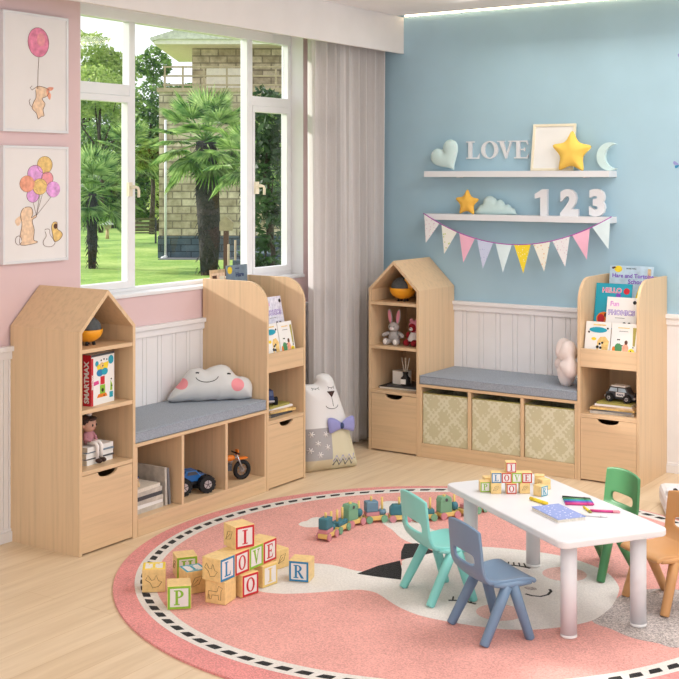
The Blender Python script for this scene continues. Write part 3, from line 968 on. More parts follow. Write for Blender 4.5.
zL = flat_stack('L', 1.50, 0.05, 0.3513, [
    (0.20, 0.26, 0.014, 'dgrey', 3, .0, 'dark grey book at the bottom of the window-side cubby pile'),
    (0.21, 0.24, 0.011, 'amber', -8, .0, 'amber book second in the window-side cubby pile'),
    (0.20, 0.24, 0.010, 'tan', 4, -.01, 'tan book in the window-side cubby pile, above the amber one'),
    (0.19, 0.23, 0.010, 'white_card', -4, -.01, 'white book in the window-side cubby pile'),
    (0.18, 0.22, 0.012, 'olive', 2, -.02, 'olive book on top of the window-side cubby pile')], g)

# game box
def gamebox():
    w, h, t = 0.165, 0.220, 0.045
    r = thing('game_box', 'tall toy box with red spine lettering and colourful robot picture, on middle shelf', 'toy box', W('L', 0.108, 0.04, 0.612), WR('L', 8))
    mb = MB().box(0, w, 0, t, 0, h, 'white_card')
    mb.box(-0.0006, 0, 0, t, 0, h, 'red')
    mb.box(0, 0.014, A, 0, 0, h * .93, 'red').box(0, w, A, 0, h * .955, h, 'dgrey')
    mb.build('box', r, bevel=0.001)
    p = MB()
    def q(pts, m, k=1): p.prism(pts, A * k, 0, m)
    q([(.045, .150), (.115, .150), (.125, .180), (.035, .172)], 'yellow'); q(circ(.075, .168, .013), 'amber', 2)
    q(circ(.062, .137, .024, .016), 'blue'); q(circ(.095, .139, .022, .015), 'teal', 2)
    q([(.065, .085), (.095, .085), (.095, .120), (.065, .120)], 'red'); q([(.062, .045), (.098, .045), (.098, .083), (.062, .083)], 'lime')
    q([(.04, .03), (.115, .03), (.105, .045), (.05, .045)], 'orange'); q(circ(.080, .06, .008), 'black', 2)
    q([(.018, .085), (.055, .09), (.05, .105), (.018, .102)], 'magenta'); q(circ(.14, .185, .019), 'teal'); q(circ(.04, .178, .012), 'teal')
    q([(.13, .02), (.155, .02), (.155, .045), (.13, .045)], 'teal'); q([(.135, .05), (.15, .05), (.15, .075), (.138, .095)], 'lime')
    for x, z in ((.07, .19), (.09, .193), (.11, .19), (.08, .165), (.142, .10), (.146, .07), (.09, .035)): q(circ(x, z, .0035), 'black', 3)
    p.build('robot_picture', r)
    s_ = MB()
    T = Matrix.Translation((-0.0012, t * .5, h * .46)) @ Matrix.Rotation(R(-90), 4, 'Z') @ Matrix.Rotation(R(-90), 4, 'Y') @ Matrix.Translation((0, 0, -0.010))
    text_mesh(s_, 'SMARTMAX', 0.034, 'white_card', T, 0.0012)
    T2 = Matrix.Translation((0.0075, -0.0012, h * .46)) @ Matrix.Rotation(R(-90), 4, 'Y') @ Matrix.Translation((0, 0, -0.0035))
    text_mesh(s_, 'SMARTMAX', 0.012, 'white_card', T2, 0.0005)
    s_.build('spine_lettering', r)
gamebox()

# orange shell toys
def shell_toy(side, lx, ly, z, lab, a, s_=1.0, slant=0):
    r = thing('shell_toy', lab, 'toy', W(side, lx, ly, z), WR(side, a), 'orange and grey shell toys')
    R0 = 0.058 * s_
    prof = []
    for i in range(11):
        t = R(-90 + 95 * i / 10)
        prof.append((R0 * math.cos(t), R0 * math.sin(t) * 0.8))
    prof += [(R0 * .93, 0.004), (R0 * .90, -0.006)]
    for i in range(8):
        t = R(-8 - 78 * i / 7); prof.append((R0 * .9 * math.cos(t), R0 * .72 * math.sin(t)))
    T = Matrix.Translation((0, 0, R0 * .8 + 0.012)) @ Matrix.Rotation(R(slant), 4, 'Y')
    MB().lathe(prof, 'shell', (0, 0, 0), 28, T).build('orange_shell', r)
    MB().ell((-0.006, 0, 0.006), (R0 * .84, R0 * .82, R0 * .78), 'stone_grey', T).build('grey_body', r)
    fin = [(0.0, -0.03), (R0 * 1.05, -0.004), (R0 * 1.0, 0.03 * s_), (R0 * .45, 0.058 * s_), (R0 * .1, 0.03)]
    MB().prism(fin, -R0 * .35, R0 * .35, 'shell', T).build('orange_fin', r, bevel=0.008)
    b_ = MB()
    for dx in (-1, 1):
        for dy in (-1, 1):
            b_.cyl((dx * .022, dy * .018, 0.0), (dx * .018, dy * .014, 0.026), 0.008, 0.006, 'black', 10)
    b_.build('feet', r)
shell_toy('L', 0.145, 0.10, 0.868, 'orange and grey round toy in the roof of the window-side bookcase', 180, 1.15, 0)
shell_toy('R', 0.165, 0.115, 0.868, 'orange and grey round toy in the roof of the blue-wall bookcase', 0, 1.35, 0)

# white books + doll
flat_stack('L', 0.19, 0.07, 0.3532, [
    (0.165, 0.2, 0.022, 'white_card', 3, 0, 'white book at the bottom of the pile under the doll'),
    (0.165, 0.2, 0.006, 'dgrey', -2, 0, 'thin dark book in the pile under the doll'),
    (0.168, 0.2, 0.022, 'white_card', 2, 0, 'white book in the middle of the pile under the doll'),
    (0.16, 0.2, 0.006, 'slategrey', -4, 0.002, 'thin slate book high in the pile under the doll'),
    (0.168, 0.2, 0.020, 'white_card', 4, 0.004, 'white book directly under the seated doll')], 'books under the seated doll')
dz = 0.3532 + 0.022 * 2 + 0.012 + 0.020 + 0.001 + 0.0012
dl = thing('doll', 'brown-haired toy doll in mauve top sitting on a pile of white books', 'doll', W('L', 0.165, 0.115, dz), WR('L', 10))
MB().ell((0, 0, 0.033), (0.028, 0.022, 0.034), 'mauve').build('torso', dl)
hd = MB().ell((0, -0.002, 0.088), (0.036, 0.033, 0.034), 'skin')
for sx in (-1, 1): hd.ell((sx * .013, -0.033, 0.088), (0.004, 0.003, 0.006), 'black'); hd.ell((sx * .036, 0, 0.084), (0.006, 0.005, 0.008), 'skin')
hd.ell((0, -0.035, 0.078), (0.003, 0.003, 0.003), 'skin'); hd.tube([(-.006, -.033, .071), (0, -.034, .069), (.006, -.033, .071)], 0.001, 'red')
hd.build('head', dl)
MB().ell((0, 0.006, 0.100), (0.040, 0.034, 0.031), 'dbrown').ell((0, -.022, .114), (.028, .014, .010), 'dbrown').build('hair', dl)
MB().ell((0.0, -0.004, 0.134), (0.013, 0.013, 0.011), 'plushwhite').build('hair_bobble', dl)
for sx in (-1, 1):
    MB().tube([(sx * .024, 0, .05), (sx * .036, -.01, .03), (sx * .02, -.028, .022)], [.009, .008, .006], 'mauve', 8).build('arm', dl)
    lg = MB().tube([(sx * .014, -0.01, .010), (sx * .015, -.05, .012), (sx * .015, -.058, .0), (sx * .015, -.058, -.052)], [.010, .009, .0085, .007], 'plushwhite', 10).build('leg', dl)
    MB().ell((sx * .015, -.066, -.062), (.011, .017, .011), 'dbrown').build('shoe', lg)

# plush rabbit
rb = thing('plush_rabbit', 'grey plush rabbit with tall pink ears on the blue-wall bookcase shelf', 'stuffed toy', W('R', 0.115, 0.10, 0.612), R(5))
MB().ell((0, 0, 0.042), (0.036, 0.030, 0.042), 'plush').build('body', rb)
h_ = MB().ell((0, -0.006, 0.103), (0.034, 0.030, 0.030), 'plush').ell((0, -0.033, 0.096), (0.014, 0.010, 0.010), 'plushwhite')
for sx in (-1, 1): h_.ell((sx * .014, -0.033, 0.108), 0.0032, 'black')
h_.ell((0, -.042, .100), .003, 'earpink').build('head', rb)
for sx in (-1, 1):
    e = MB().ell((0, 0, 0.042), (0.014, 0.007, 0.044), 'plush').build('ear', rb, loc=(sx * .021, 0, .122), rot=(0, sx * R(8), 0))
    MB().ell((0, -0.0055, 0.042), (0.0105, 0.004, 0.038), 'earpink').build('inner_ear', e)
    MB().tube([(sx * .028, -.004, .07), (sx * .05, -.012, .06), (sx * .06, -.018, .054)], [.011, .012, .013], 'plush', 10).ell((sx * .06, -.018, .054), .0125, 'plush').build('arm', rb)
    lg = MB().ell((sx * .03, -.03, .018), (.017, .030, .017), 'plush').ell((sx * .032, -.052, .022), (.018, .010, .022), 'plush').build('leg', rb)
    MB().ell((sx * .032, -.060, .022), (.012, .004, .015), 'plushwhite').build('foot_pad', lg)
# red doll with hood
rd_ = thing('plush_bear', 'dark red plush bear in white dress and pale pink hood beside the rabbit', 'stuffed toy', W('R', 0.243, 0.115, 0.612), R(-8))
MB().ell((0, 0, 0.040), (0.030, 0.026, 0.038), 'dred').build('body', rd_)
MB().lathe([(.020, .078), (.030, .062), (.040, .040), (.044, .030), (.040, .030), (.018, .07)], 'plushwhite').build('dress', rd_)
MB().ell((0, -.006, .108), (.032, .028, .030), 'dred').ell((0, -.032, .100), (.013, .010, .011), 'plushwhite').ell((0, -.041, .104), .0035, 'black').ell((-.012, -.032, .114), .003, 'black').ell((.012, -.032, .114), .003, 'black').build('head', rd_)
MB().ell((0, .004, .110), (.040, .033, .038), 'earpink').ell((-.022, 0, .146), (.013, .008, .012), 'earpink').ell((.022, 0, .146), (.013, .008, .012), 'earpink').build('hood', rd_)
for sx in (-1, 1):
    MB().ell((sx * .028, -.036, .020), (.019, .026, .020), 'dred').build('leg', rd_)
    MB().ell((sx * .040, -.008, .058), (.012, .012, .022), 'dred').build('arm', rd_)

# tray / black books, white box, diffuser
t = thing('black_book', 'thin glossy black book lying under the white box and reed diffuser', 'book', W('R', 0.152, 0.075, 0.3512), R(3))
MB().box(-.125, .13, 0, .20, 0, .002, 'black').box(-.125, .13, 0, .20, .012, .014, 'black').box(-.125, -.123, 0, .20, .002, .012, 'black').build('cover', t)
MB().box(-.122, .128, .002, .198, .002, .012, 'paper').build('pages', t)
t = thing('black_book', 'smaller black book on top of the thin glossy black one', 'book', W('R', 0.175, 0.08, 0.3656), R(-2))
MB().box(-.10, .11, 0, .19, 0, .010, 'dgrey').build('cover', t, bevel=.001)
t = thing('white_box', 'small white cube box beside the reed diffuser on the blue-wall bookcase', 'box', W('R', 0.125, 0.12, 0.376), R(-12))
MB().box(-.04, .04, 0, .08, 0, .075, 'white_card').build('box_body', t, bevel=.002)
MB().box(-.041, .041, -.001, .081, .075, .080, 'graybook').build('lid', t, bevel=.001)
t = thing('reed_diffuser', 'black reed diffuser with white label standing in front of the white box', 'diffuser', W('R', 0.192, 0.10, 0.376), 0); t.scale = (1.3, 1.3, 1.3)
MB().lathe([(0, 0), (.020, 0), (.022, .004), (.022, .036), (.012, .044), (.010, .055), (.013, .057), (.013, .062), (.005, .062)], 'black').build('bottle', t)
MB().box(-.012, .012, -.0228, -.018, .010, .032, 'white_card').build('bottle_label', t)
for k, (dx, dy) in enumerate(((-.02, .0), (-.008, .01), (.006, -.006), (.018, .004), (.0, .0))):
    MB().cyl((dx * .2, dy * .2, .05), (dx, dy, .125), .0018, .0018, 'paper', 6).build('reed', t)

# vehicles
def wheel(mb, x, y, z, r, w, hub='silver'):
    mb.cyl((x, y - w / 2, z), (x, y + w / 2, z), r, r, 'rubber', 20)
    for k in range(14):
        a = 2 * PI * k / 14
        mb.box(-.004 * r / .03, .004 * r / .03, -w / 2, w / 2, r - .001, r + .0025, 'rubber', Matrix.Translation((x, y, z)) @ Matrix.Rotation(a, 4, 'Y'))
def hub(mb, x, y, z, r, w):
    mb.cyl((x, y - w / 2 - .002, z), (x, y + w / 2 + .002, z), r * .5, r * .5, 'silver', 14)
    for k in range(5):
        a = 2 * PI * k / 5
        mb.box(-.0015, .0015, -w / 2 - .003, w / 2 + .003, 0, r * .5, 'dgrey', Matrix.Translation((x, y, z)) @ Matrix.Rotation(a, 4, 'Y'))
def jeep(name, label, loc, rot, L, cols, r, track, roofrack=False):
    t = thing(name, label, 'toy car', loc, rot, None)
    s_ = L / 0.14
    zb = r * 1.05
    body = [(-.07, .0), (.07, .0), (.072, .018), (.045, .026), (.034, .048), (-.05, .050), (-.062, .026), (-.072, .020)]
    MB().prism([(x * s_, zb + z * s_) for x, z in body], -track / 2 + .012, track / 2 - .012, cols[0]).build('body', t, bevel=.003)
    for y in (-track / 2 + .011, track / 2 - .012):
        for x0, x1, x2, x3 in ((-.046, -.012, -.012, -.054), (-.006, .028, .036, -.006)):
            win = MB(); win.prism([(x3 * s_, zb + .028 * s_), (x2 * s_, zb + .028 * s_), (x1 * s_, zb + .045 * s_), (x0 * s_, zb + .045 * s_)], y, y + .001, cols[1]); win.build('window', t)
    MB().box(-.07 * s_, .07 * s_, -track / 2 + .02, track / 2 - .02, zb - .008, zb, 'dgrey').box(.066 * s_, .078 * s_, -track / 2 + .012, track / 2 - .012, zb, zb + .009, 'silver').box(-.078 * s_, -.066 * s_, -track / 2 + .012, track / 2 - .012, zb, zb + .009, 'silver').build('bumper', t)
    if roofrack:
        MB().box(-.042 * s_, .028 * s_, -track / 2 + .014, track / 2 - .014, zb + .050 * s_, zb + .057 * s_, 'white_card').box(-.018 * s_, .026 * s_, -track / 2 + .0095, -track / 2 + .012, zb + .006 * s_, zb + .026 * s_, 'white_card').build('light_bar', t)
        k = MB(); text_mesh(k, 'POLICE', .010 * s_, 'navy', Matrix.Translation((.004 * s_, -track / 2 + .009, zb + .012 * s_)), .0004); k.build('lettering', t)
    for x in (-.045 * s_, .045 * s_):
        for y in (-track / 2, track / 2):
            m = MB(); wheel(m, x, y, r * 1.08, r, .018 * s_); w_ = m.build('wheel', t)
            m = MB(); hub(m, x, y, r * 1.08, r, .018 * s_); m.build('wheel_hub', w_)
    return t
jeep('toy_jeep', 'dark toy police jeep with white roof bar on the book pile', W('R', 1.50, 0.13, zR + .0003), R(-8), .16, ('dgrey', 'skyband'), .0195, .08, True)
jeep('toy_jeep', 'small navy toy car on the books in the window-side cubby', W('L', 1.465, 0.125, zL + .0003), WR('L', 50), .155, ('navy', 'slategrey'), .019, .07)
mt = thing('monster_truck', 'blue toy monster truck with big black wheels in the bench cell', 'toy car', W('L', 0.845, 0.12, 0.0785), WR('L', -24))
MB().prism([(-.08, .055), (.085, .055), (.09, .075), (.04, .085), (.02, .108), (-.035, .108), (-.05, .088), (-.085, .085)], -.036, .036, 'truckblue').build('body', mt, bevel=.005)
MB().prism([(-.03, .088), (.03, .088), (.014, .104), (-.026, .104)], -.0375, .0375, 'dgrey').build('window', mt)
ch = MB()
for x in (-.06, .06):
    ch.cyl((x, -.055, .036), (x, .055, .036), .005, .005, 'silver', 8)
    for y in (-.028, .028): ch.cyl((x, y, .036), (x * .7, y * .8, .066), .004, .004, 'yellow', 8)
ch.box(-.075, .075, -.012, .012, .036, .05, 'dgrey')
ch.build('chassis', mt)
for x in (-.062, .062):
    for y in (-.055, .055):
        m = MB(); wheel(m, x, y, .0425, .040, .036); w_ = m.build('wheel', mt)
        m = MB(); hub(m, x, y, .0425, .040, .036); m.build('wheel_hub', w_)
mk = thing('toy_motorbike', 'orange toy dirt bike with black wheels in the right bench cell', 'toy motorbike', W('L', 1.105, 0.095, 0.0785), WR('L', -22)); mk.scale = (1.3, 1.3, 1.3)
def bikewheel(x):
    m = MB()
    pts = [(x + .030 * math.cos(2 * PI * k / 24), 0, .0375 + .030 * math.sin(2 * PI * k / 24)) for k in range(25)]
    m.tube(pts, .0085, 'rubber', 8)
    w_ = m.build('wheel', mk)
    m = MB()
    for k in range(8):
        a = 2 * PI * k / 8; m.cyl((x, 0, .0375), (x + .025 * math.cos(a), 0, .0375 + .025 * math.sin(a)), .0012, .0012, 'silver', 6)
    m.cyl((x, -.008, .0375), (x, .008, .0375), .007, .007, 'silver', 12).build('spokes', w_)
bikewheel(-.062); bikewheel(.062)
MB().tube([(-.062, 0, .038), (-.03, 0, .052), (0, 0, .05), (.02, 0, .075), (-.02, 0, .082), (-.03, 0, .052)], .004, 'silver', 8).box(-.022, .012, -.012, .012, .042, .068, 'dgrey').build('frame', mk)
for y in (-.010, .010): MB().cyl((.062, y, .038), (.034, y, .100), .003, .003, 'silver', 8).build('fork', mk)
MB().ell((.008, 0, .088), (.024, .012, .012), 'orange').prism([(-.065, .095), (-.02, .080), (-.015, .088), (-.06, .104)], -.009, .009, 'orange').prism([(.04, .078), (.085, .080), (.08, .086), (.045, .086)], -.010, .010, 'orange').build('fairing', mk, bevel=.001)
MB().prism([(-.04, .090), (.0, .088), (.0, .096), (-.045, .102)], -.008, .008, 'black').build('seat', mk, bevel=.002)
MB().cyl((.034, -.030, .106), (.034, .030, .106), .003, .003, 'black', 8).box(.038, .043, -.010, .010, .096, .118, 'orange').build('handlebar', mk)

# books in bench cell
g = 'grey books in the left bench cell'
zc = flat_stack('L', 0.478, 0.05, 0.0785, [(0.20, 0.24, 0.022, 'graybook', 0, 0, 'grey book at the bottom of the bench-cell pile'), (0.20, 0.23, 0.016, 'white_card', 2, 0, 'white book second from bottom of the bench-cell pile'),
    (0.19, 0.23, 0.020, 'graybook', -2, 0, 'grey book third from bottom of the bench-cell pile'), (0.19, 0.22, 0.018, 'dgrey', 2, 0, 'dark grey book in the bench-cell pile'), (0.19, 0.22, 0.020, 'graybook', 0, -.003, 'grey book second from top of the bench-cell pile'),
    (0.18, 0.20, 0.016, 'paper', 3, -.006, 'pale book on top of the bench-cell pile')], g)
for k, (lx, h, lab, cv) in enumerate(((0.593, .175, 'grey book standing upright against the bench-cell pile', 'graybook'), (0.618, .17, 'tan-grey upright book leaning toward the bench divider', 'grey'))):
    t = thing('book', lab, 'book', W('L', lx, 0.05, 0.0786), (0, R(-5 if k else -2), R(90)), g)
    MB().box(0, .0015, 0, .19, 0, h, cv).box(.0125, .014, 0, .19, 0, h, cv).box(.0015, .0125, 0, .0015, 0, h, cv).build('cover', t)
    MB().box(.0016, .0124, .002, .188, .002, h - .002, 'paper').build('pages', t)
t = thing('toy_figure', 'small toy figure with dark cap on top of the bench-cell book pile', 'toy', W('L', 0.44, 0.09, zc + .0003), WR('L'))
MB().lathe([(0, 0), (.016, 0), (.018, .008), (.012, .026), (0, .03)], 'tan').build('body', t)
MB().ell((0, 0, .036), .012, 'skin').build('head', t)
MB().ell((0, 0, .042), (.013, .013, .009), 'navy').build('cap', t)

# cloud pillow
cp = thing('cloud_pillow', 'pale grey smiling cloud pillow with pink cheeks on the window bench', 'pillow', W('L', 1.130, 0.215, 0.466), (R(-14), 0, R(90 - 42))); cp.scale = (1.04, 1, 1.04)
co = [(-.215, .006), (-.20, .045), (-.15, .10), (-.135, .125), (-.10, .155), (-.055, .158), (-.03, .150), (0.0, .163), (.05, .172), (.085, .160), (.105, .135), (.125, .115), (.155, .110), (.185, .095), (.20, .06), (.195, .02), (.19, .005), (.12, .0), (.09, .004), (.03, .0), (.01, .004), (-.06, .0), (-.10, .004), (-.16, .0)]
co = smooth_closed(co, 4)
M['cloudcloth'] = zones('cloud_pillow_cloth', (214, 214, 214), [('c', -.152, .085, .030, .030, (238, 150, 158)), ('c', .118, .068, .032, .032, (238, 150, 158))])
cb_ = MB().puff(co, .13, 'cloudcloth', w=.075, step=.006).build('pillow_body', cp, merge=True)
stick(cb_, [(-.045 + .055 * math.cos(R(a)) + .015, .115 + .030 * math.sin(R(a))) for a in range(190, 351, 8)], .0016, 'black', 'smile', cp)
for x, z in ((-.075, .132), (.078, .122)):
    stick(cb_, [(x - .008, z), (x, z + .001), (x + .008, z - .001)], .0038, 'black', 'eye', cp, n=8)

# pink flower pillow
fp = thing('flower_pillow', 'pale pink tufted flower pillow leaning on the right display bookcase', 'pillow', W('R', 1.178, 0.15, 0.466), (0, 0, R(-52)))
fo_ = []
for i in range(60):
    a = 2 * PI * i / 60
    r = .128 * (1 + .10 * math.cos(5 * a + PI / 2))
    fo_.append((r * math.cos(a), .128 + r * math.sin(a)))
mb = MB(); n = 60; rings = 14
vs = []; fs = []
for sg in (-1, 1):
    o = len(vs)
    for j in range(rings):
        k = 1 - j / rings
        for i, p in enumerate(fo_):
            a = 2 * PI * i / n
            crease = 1 - .35 * (0.5 - 0.5 * math.cos(5 * a + PI / 2)) ** 2
            hh = .055 * (1 - k ** 2.4) ** .5 * crease * (1 - .55 * max(0, 1 - k / .35))
            vs.append(((p[0]) * k, sg * hh, .128 + (p[1] - .128) * k))
    vs.append((0, sg * .025, .128))
    for j in range(rings - 1):
        for i in range(n):
            q = (o + j * n + i, o + j * n + (i + 1) % n, o + (j + 1) * n + (i + 1) % n, o + (j + 1) * n + i)
            fs.append(q if sg < 0 else q[::-1])
    a_ = o + (rings - 1) * n
    for i in range(n):
        q = (a_ + i, a_ + (i + 1) % n, o + rings * n)
        fs.append(q if sg < 0 else q[::-1])
mb._add(vs, fs, 'pinkcloth', True)
mb.build('pillow_body', fp, merge=True)
MB().ell((0, -.028, .128), (.012, .006, .012), 'plushwhite').build('button', fp)

# bear floor cushion
bp = thing('bear_cushion', 'tall white bear floor cushion with lilac bow and grey star print by the curtain', 'cushion', (0.435, -0.965, 0.003), (R(-9), 0, R(62)))
bo = [(-.16, .0), (-.165, .10), (-.168, .25), (-.165, .40), (-.166, .47), (-.166, .505), (-.150, .490), (-.125, .466), (-.075, .462), (-.058, .466), (-.052, .490), (-.038, .510), (-.005, .516), (.030, .508), (.050, .486), (.060, .455), (.074, .41), (.092, .35), (.115, .27), (.138, .16), (.16, .05), (.16, .0), (.08, -.004), (-.08, -.004)]
bo = smooth_closed(bo, 3)
zl = [('box', -.2, .2, -.1, .225, (214, 206, 178)), ('box', -.2, -.01, .055, .225, (172, 168, 170)), ('box', -.2, -.01, -.1, .055, (206, 190, 160))]
M['bearcloth'] = zones('bear_cushion_cloth', (228, 226, 226), zl)
bb_ = MB().puff(bo, .13, 'bearcloth', w=.10).build('cushion_body', bp, merge=True)
for i, (x, z) in enumerate(((-.125, .195), (-.045, .19), (-.095, .145), (-.02, .150) if False else (-.040, .120), (-.135, .11), (-.085, .085))):
    for k in range(3):
        a = R(60 * k + 12 * i)
        stick(bb_, [(x + q * .016 * math.cos(a), z + q * .016 * math.sin(a)) for q in (-1, 0, 1)], .0022, 'plushwhite', 'star_print', bp, .0004)
for k in (0, 1):
    stick(bb_, [(-.005 + i * .019, .022 + .030 * (i % 2) + k * .02) for i in range(8)], .005 - k * .002, 'grey' if k == 0 else 'lilac', 'zigzag_print', bp, .0)
for cx in (-.078, .012):
    stick(bb_, [(cx + .024 * math.cos(R(a)), .448 + .012 * math.sin(R(a))) for a in range(200, 341, 14)], .0012, 'black', 'closed_eye', bp)
    for dx in (-.016, 0, .016):
        stick(bb_, [(cx + dx, .438), (cx + dx * 1.35, .430)], .001, 'black', 'eyelash', bp)
nz_ = MB()
me = bb_.data
bvh = BVHTree.FromPolygons([v.co for v in me.vertices], [tuple(p.vertices) for p in me.polygons])
yy = bvh.ray_cast(Vector((.005, -1, .40)), Vector((0, 1, 0)))[0].y
nz_.prism([(-.018, .418), (.028, .418), (.008, .385)], yy - .006, yy + .006, 'dbrown').build('nose', bp, bevel=.002)
stick(bb_, [(.007, .39), (.012, .36), (.014, .335)], .0012, 'black', 'mouth_line', bp)
stick(bb_, [(.008 + .040 * math.cos(R(a)), .345 + .022 * math.sin(R(a))) for a in range(190, 351, 10)], .0014, 'black', 'smile', bp)
yb = bvh.ray_cast(Vector((.02, -1, .235)), Vector((0, 1, 0)))[0].y
bw = thing  # bow
bow = MB()
for sx in (-1, 1):
    lp = [(0, .012), (sx * .030, .036), (sx * .062, .040), (sx * .066, .006), (sx * .058, -.030), (sx * .028, -.022), (0, -.012)]
    bow.pillow(smooth_closed([(p[0] * 1.25 + .048, p[1] * 1.15 + .228) for p in (lp if sx > 0 else lp[::-1])], 3), .026, 'lilac', Matrix.Translation((0, yb - .012, 0)), 6, 2.4)
bow.ell((.048, yb - .016, .228), (.014, .012, .018), 'navy')
bow.build('bow', bp)

# ------------------------------------------------------------------ curtain
def curtain():
    t = thing('curtain', 'full-length pale linen curtain hanging between window and blue wall', 'curtain', (0.2, -0.36, 0.0), 0)
    ny, nz = 240, 60
    vs = []; fs = []
    y0, y1 = -0.475, 0.292
    for j in range(nz + 1):
        v = j / nz; z = 0.012 + v * 2.42
        for i in range(ny + 1):
            u = i / ny
            amp = 0.032 + 0.012 * math.sin(u * 9)
            ph = u * 2 * PI * 8.5 + 0.6 * math.sin(u * 17) + 0.35 * math.sin(v * 3 + u * 6)
            pinch = 1 - 0.15 * (1 - v)
            x = amp * math.sin(ph) * (0.75 + 0.25 * v) + 0.008 * math.sin(ph * 2.3 + v * 2)
            edge = 1.0
            y = y0 + (y1 - y0) * u + 0.012 * math.cos(ph)
            vs.append((x, y * (0.97 + .03 * v) - .005 * (1 - v), z))
    for j in range(nz):
        for i in range(ny):
            a = j * (ny + 1) + i
            fs.append((a, a + 1, a + ny + 2, a + ny + 1))
    MB()._add(vs, fs, 'curtain', True).build('curtain_cloth', t, solid=0.002)
    MB().box(-0.012, 0.012, -0.6, 0.34, 2.435, 2.455, 'white_paint').build('curtain_track', t)
curtain()

# ------------------------------------------------------------------ wall pictures
def frame_art(z0, z1, lab, art):
    y0, y1 = -2.893, -2.508
    w, h = y1 - y0, z1 - z0
    t = thing('wall_picture', lab, 'picture', (0.0, y0, z0), R(90), 'white-framed balloon pictures')
    f = 0.012
    mb = MB().box(0, w, -.026, -.001, 0, f, 'white').box(0, w, -.026, -.001, h - f, h, 'white').box(0, f, -.026, -.001, f, h - f, 'white').box(w - f, w, -.026, -.001, f, h - f, 'white')
    mb.build('picture_frame', t, bevel=.0015)
    c = MB().box(f, w - f, -.020, -.002, f, h - f, 'canvas')
    def q(pts, m, k=1): c.prism(pts, -.020 - .0005 * k, -.0198, m)
    def ln(pts, r=.0011, m='ink'): c.tube([(x, -.0215, z) for x, z in pts], r, m, 5)
    art(q, ln, w, h)
    c.build('canvas', t)
def balloon(q, ln, x, z, rx, rz, m, k=1):
    q(circ(x, z, rx, rz, 24), m, k); ln(circ(x, z, rx, rz, 24) + [(x + rx, z)], .0008)
def art1(q, ln, w, h):
    sx = lambda px: (px - 8) / 325 * w; sz = lambda py: h - (py - 60) / 600 * h
    balloon(q, ln, sx(182), h - (215 - 75) / 590 * h, .062, .066, 'rosewash')
    q(circ(sx(195), h - (200 - 75) / 590 * h, .024, .030), 'pink', 2)
    ln([(sx(184), h - .19), (sx(180), h - .25), (sx(178), h - .335)], .0010)
    b = lambda pts: [(sx(x), h - (y - 65) / 590 * h) for x, y in pts]
    q(smooth_closed(b([(170, 430), (200, 425), (235, 440), (225, 470), (200, 485), (215, 510), (205, 540), (210, 570), (195, 575), (180, 588), (172, 560), (150, 535), (160, 500), (170, 480)]), 3), 'peach')
    q(smooth_closed(b([(235, 425), (258, 425), (250, 440), (232, 445), (245, 460), (240, 488), (228, 470), (222, 440)]), 3), 'redwash', 2)
    ln([p for p in smooth_closed(b([(170, 430), (200, 425), (235, 440), (225, 470), (200, 485), (215, 510), (205, 540), (210, 570), (195, 575), (180, 588), (172, 560), (150, 535), (160, 500), (170, 480)]), 3)])
    ln(b([(142, 490), (135, 500), (140, 520), (150, 530)])); ln(b([(170, 430), (150, 445), (140, 435), (150, 425)]))
def art2(q, ln, w, h):
    b = lambda pts: [((x - 22) / 325 * w, h - (y - 30) / 610 * h) for x, y in pts]
    def bl(x, y, r, m, k): 
        (cx, cz), = b([(x, y)]); balloon(q, ln, cx, cz, r * w / 325, r * 1.18 * h / 610, m, k)
    bl(228, 128, 38, 'amber', 1); bl(240, 200, 30, 'pink', 2); bl(180, 175, 38, 'violetwash', 3); bl(168, 290, 30, 'violetwash', 2); bl(203, 243, 36, 'amber', 4); bl(140, 228, 36, 'redwash', 5); bl(270, 258, 35, 'violetwash', 5)
    for x, y in ((170, 325), (203, 285), (262, 295), (215, 285)): ln(b([(x, y), (185, 395)]), .0008)
    body = smooth_closed(b([(130, 350), (160, 352), (168, 385), (160, 405), (182, 392), (185, 402), (165, 420), (175, 470), (172, 520), (190, 530), (180, 540), (110, 545), (105, 500), (115, 440), (108, 400), (112, 370)]), 3)
    q(body, 'peach', 1); ln(body)
    q(smooth_closed(b([(112, 395), (90, 405), (82, 425), (95, 445), (108, 430)]), 3), 'peach', 2); q(circ(*b([(98, 520)])[0], .018, .020), 'canvas', 2); ln(circ(*b([(98, 520)])[0], .018, .020, 14))
    d = smooth_closed(b([(270, 435), (290, 435), (292, 470), (310, 485), (318, 505), (300, 530), (275, 535), (268, 500), (262, 460)]), 3)
    q(d, 'amber', 1); ln(d); q(circ(*b([(283, 455)])[0], .012), 'brown', 2)
    d = smooth_closed(b([(228, 472), (250, 470), (255, 500), (280, 540), (260, 562), (225, 555), (220, 530), (235, 505)]), 3)
    q(d, 'canvas', 2); ln(d)
frame_art(1.797, 2.327, 'white-framed picture of a rabbit hanging from one pink balloon', art1)
frame_art(1.215, 1.736, 'white-framed picture of a rabbit holding a bunch of balloons', art2)

# ------------------------------------------------------------------ wall shelves and ornaments
for z, lab in ((1.614, 'upper white floating shelf carrying LOVE letters and a frame'), (1.360, 'lower white floating shelf carrying numbers, with bunting')):
    t = thing('wall_shelf', lab, 'shelf', (0.472, 0, z), 0, 'white floating shelves')
    MB().box(0.068, 1.23, -.12, -.001, -.018, .017, 'white').build('shelf_board', t, bevel=.0015)
    for x in (0.25, 1.05): MB().box(x, x + .02, -.05, -.002, -.022, -.0181, 'white').build('bracket', t)
ZT, ZB = 1.6312, 1.3772
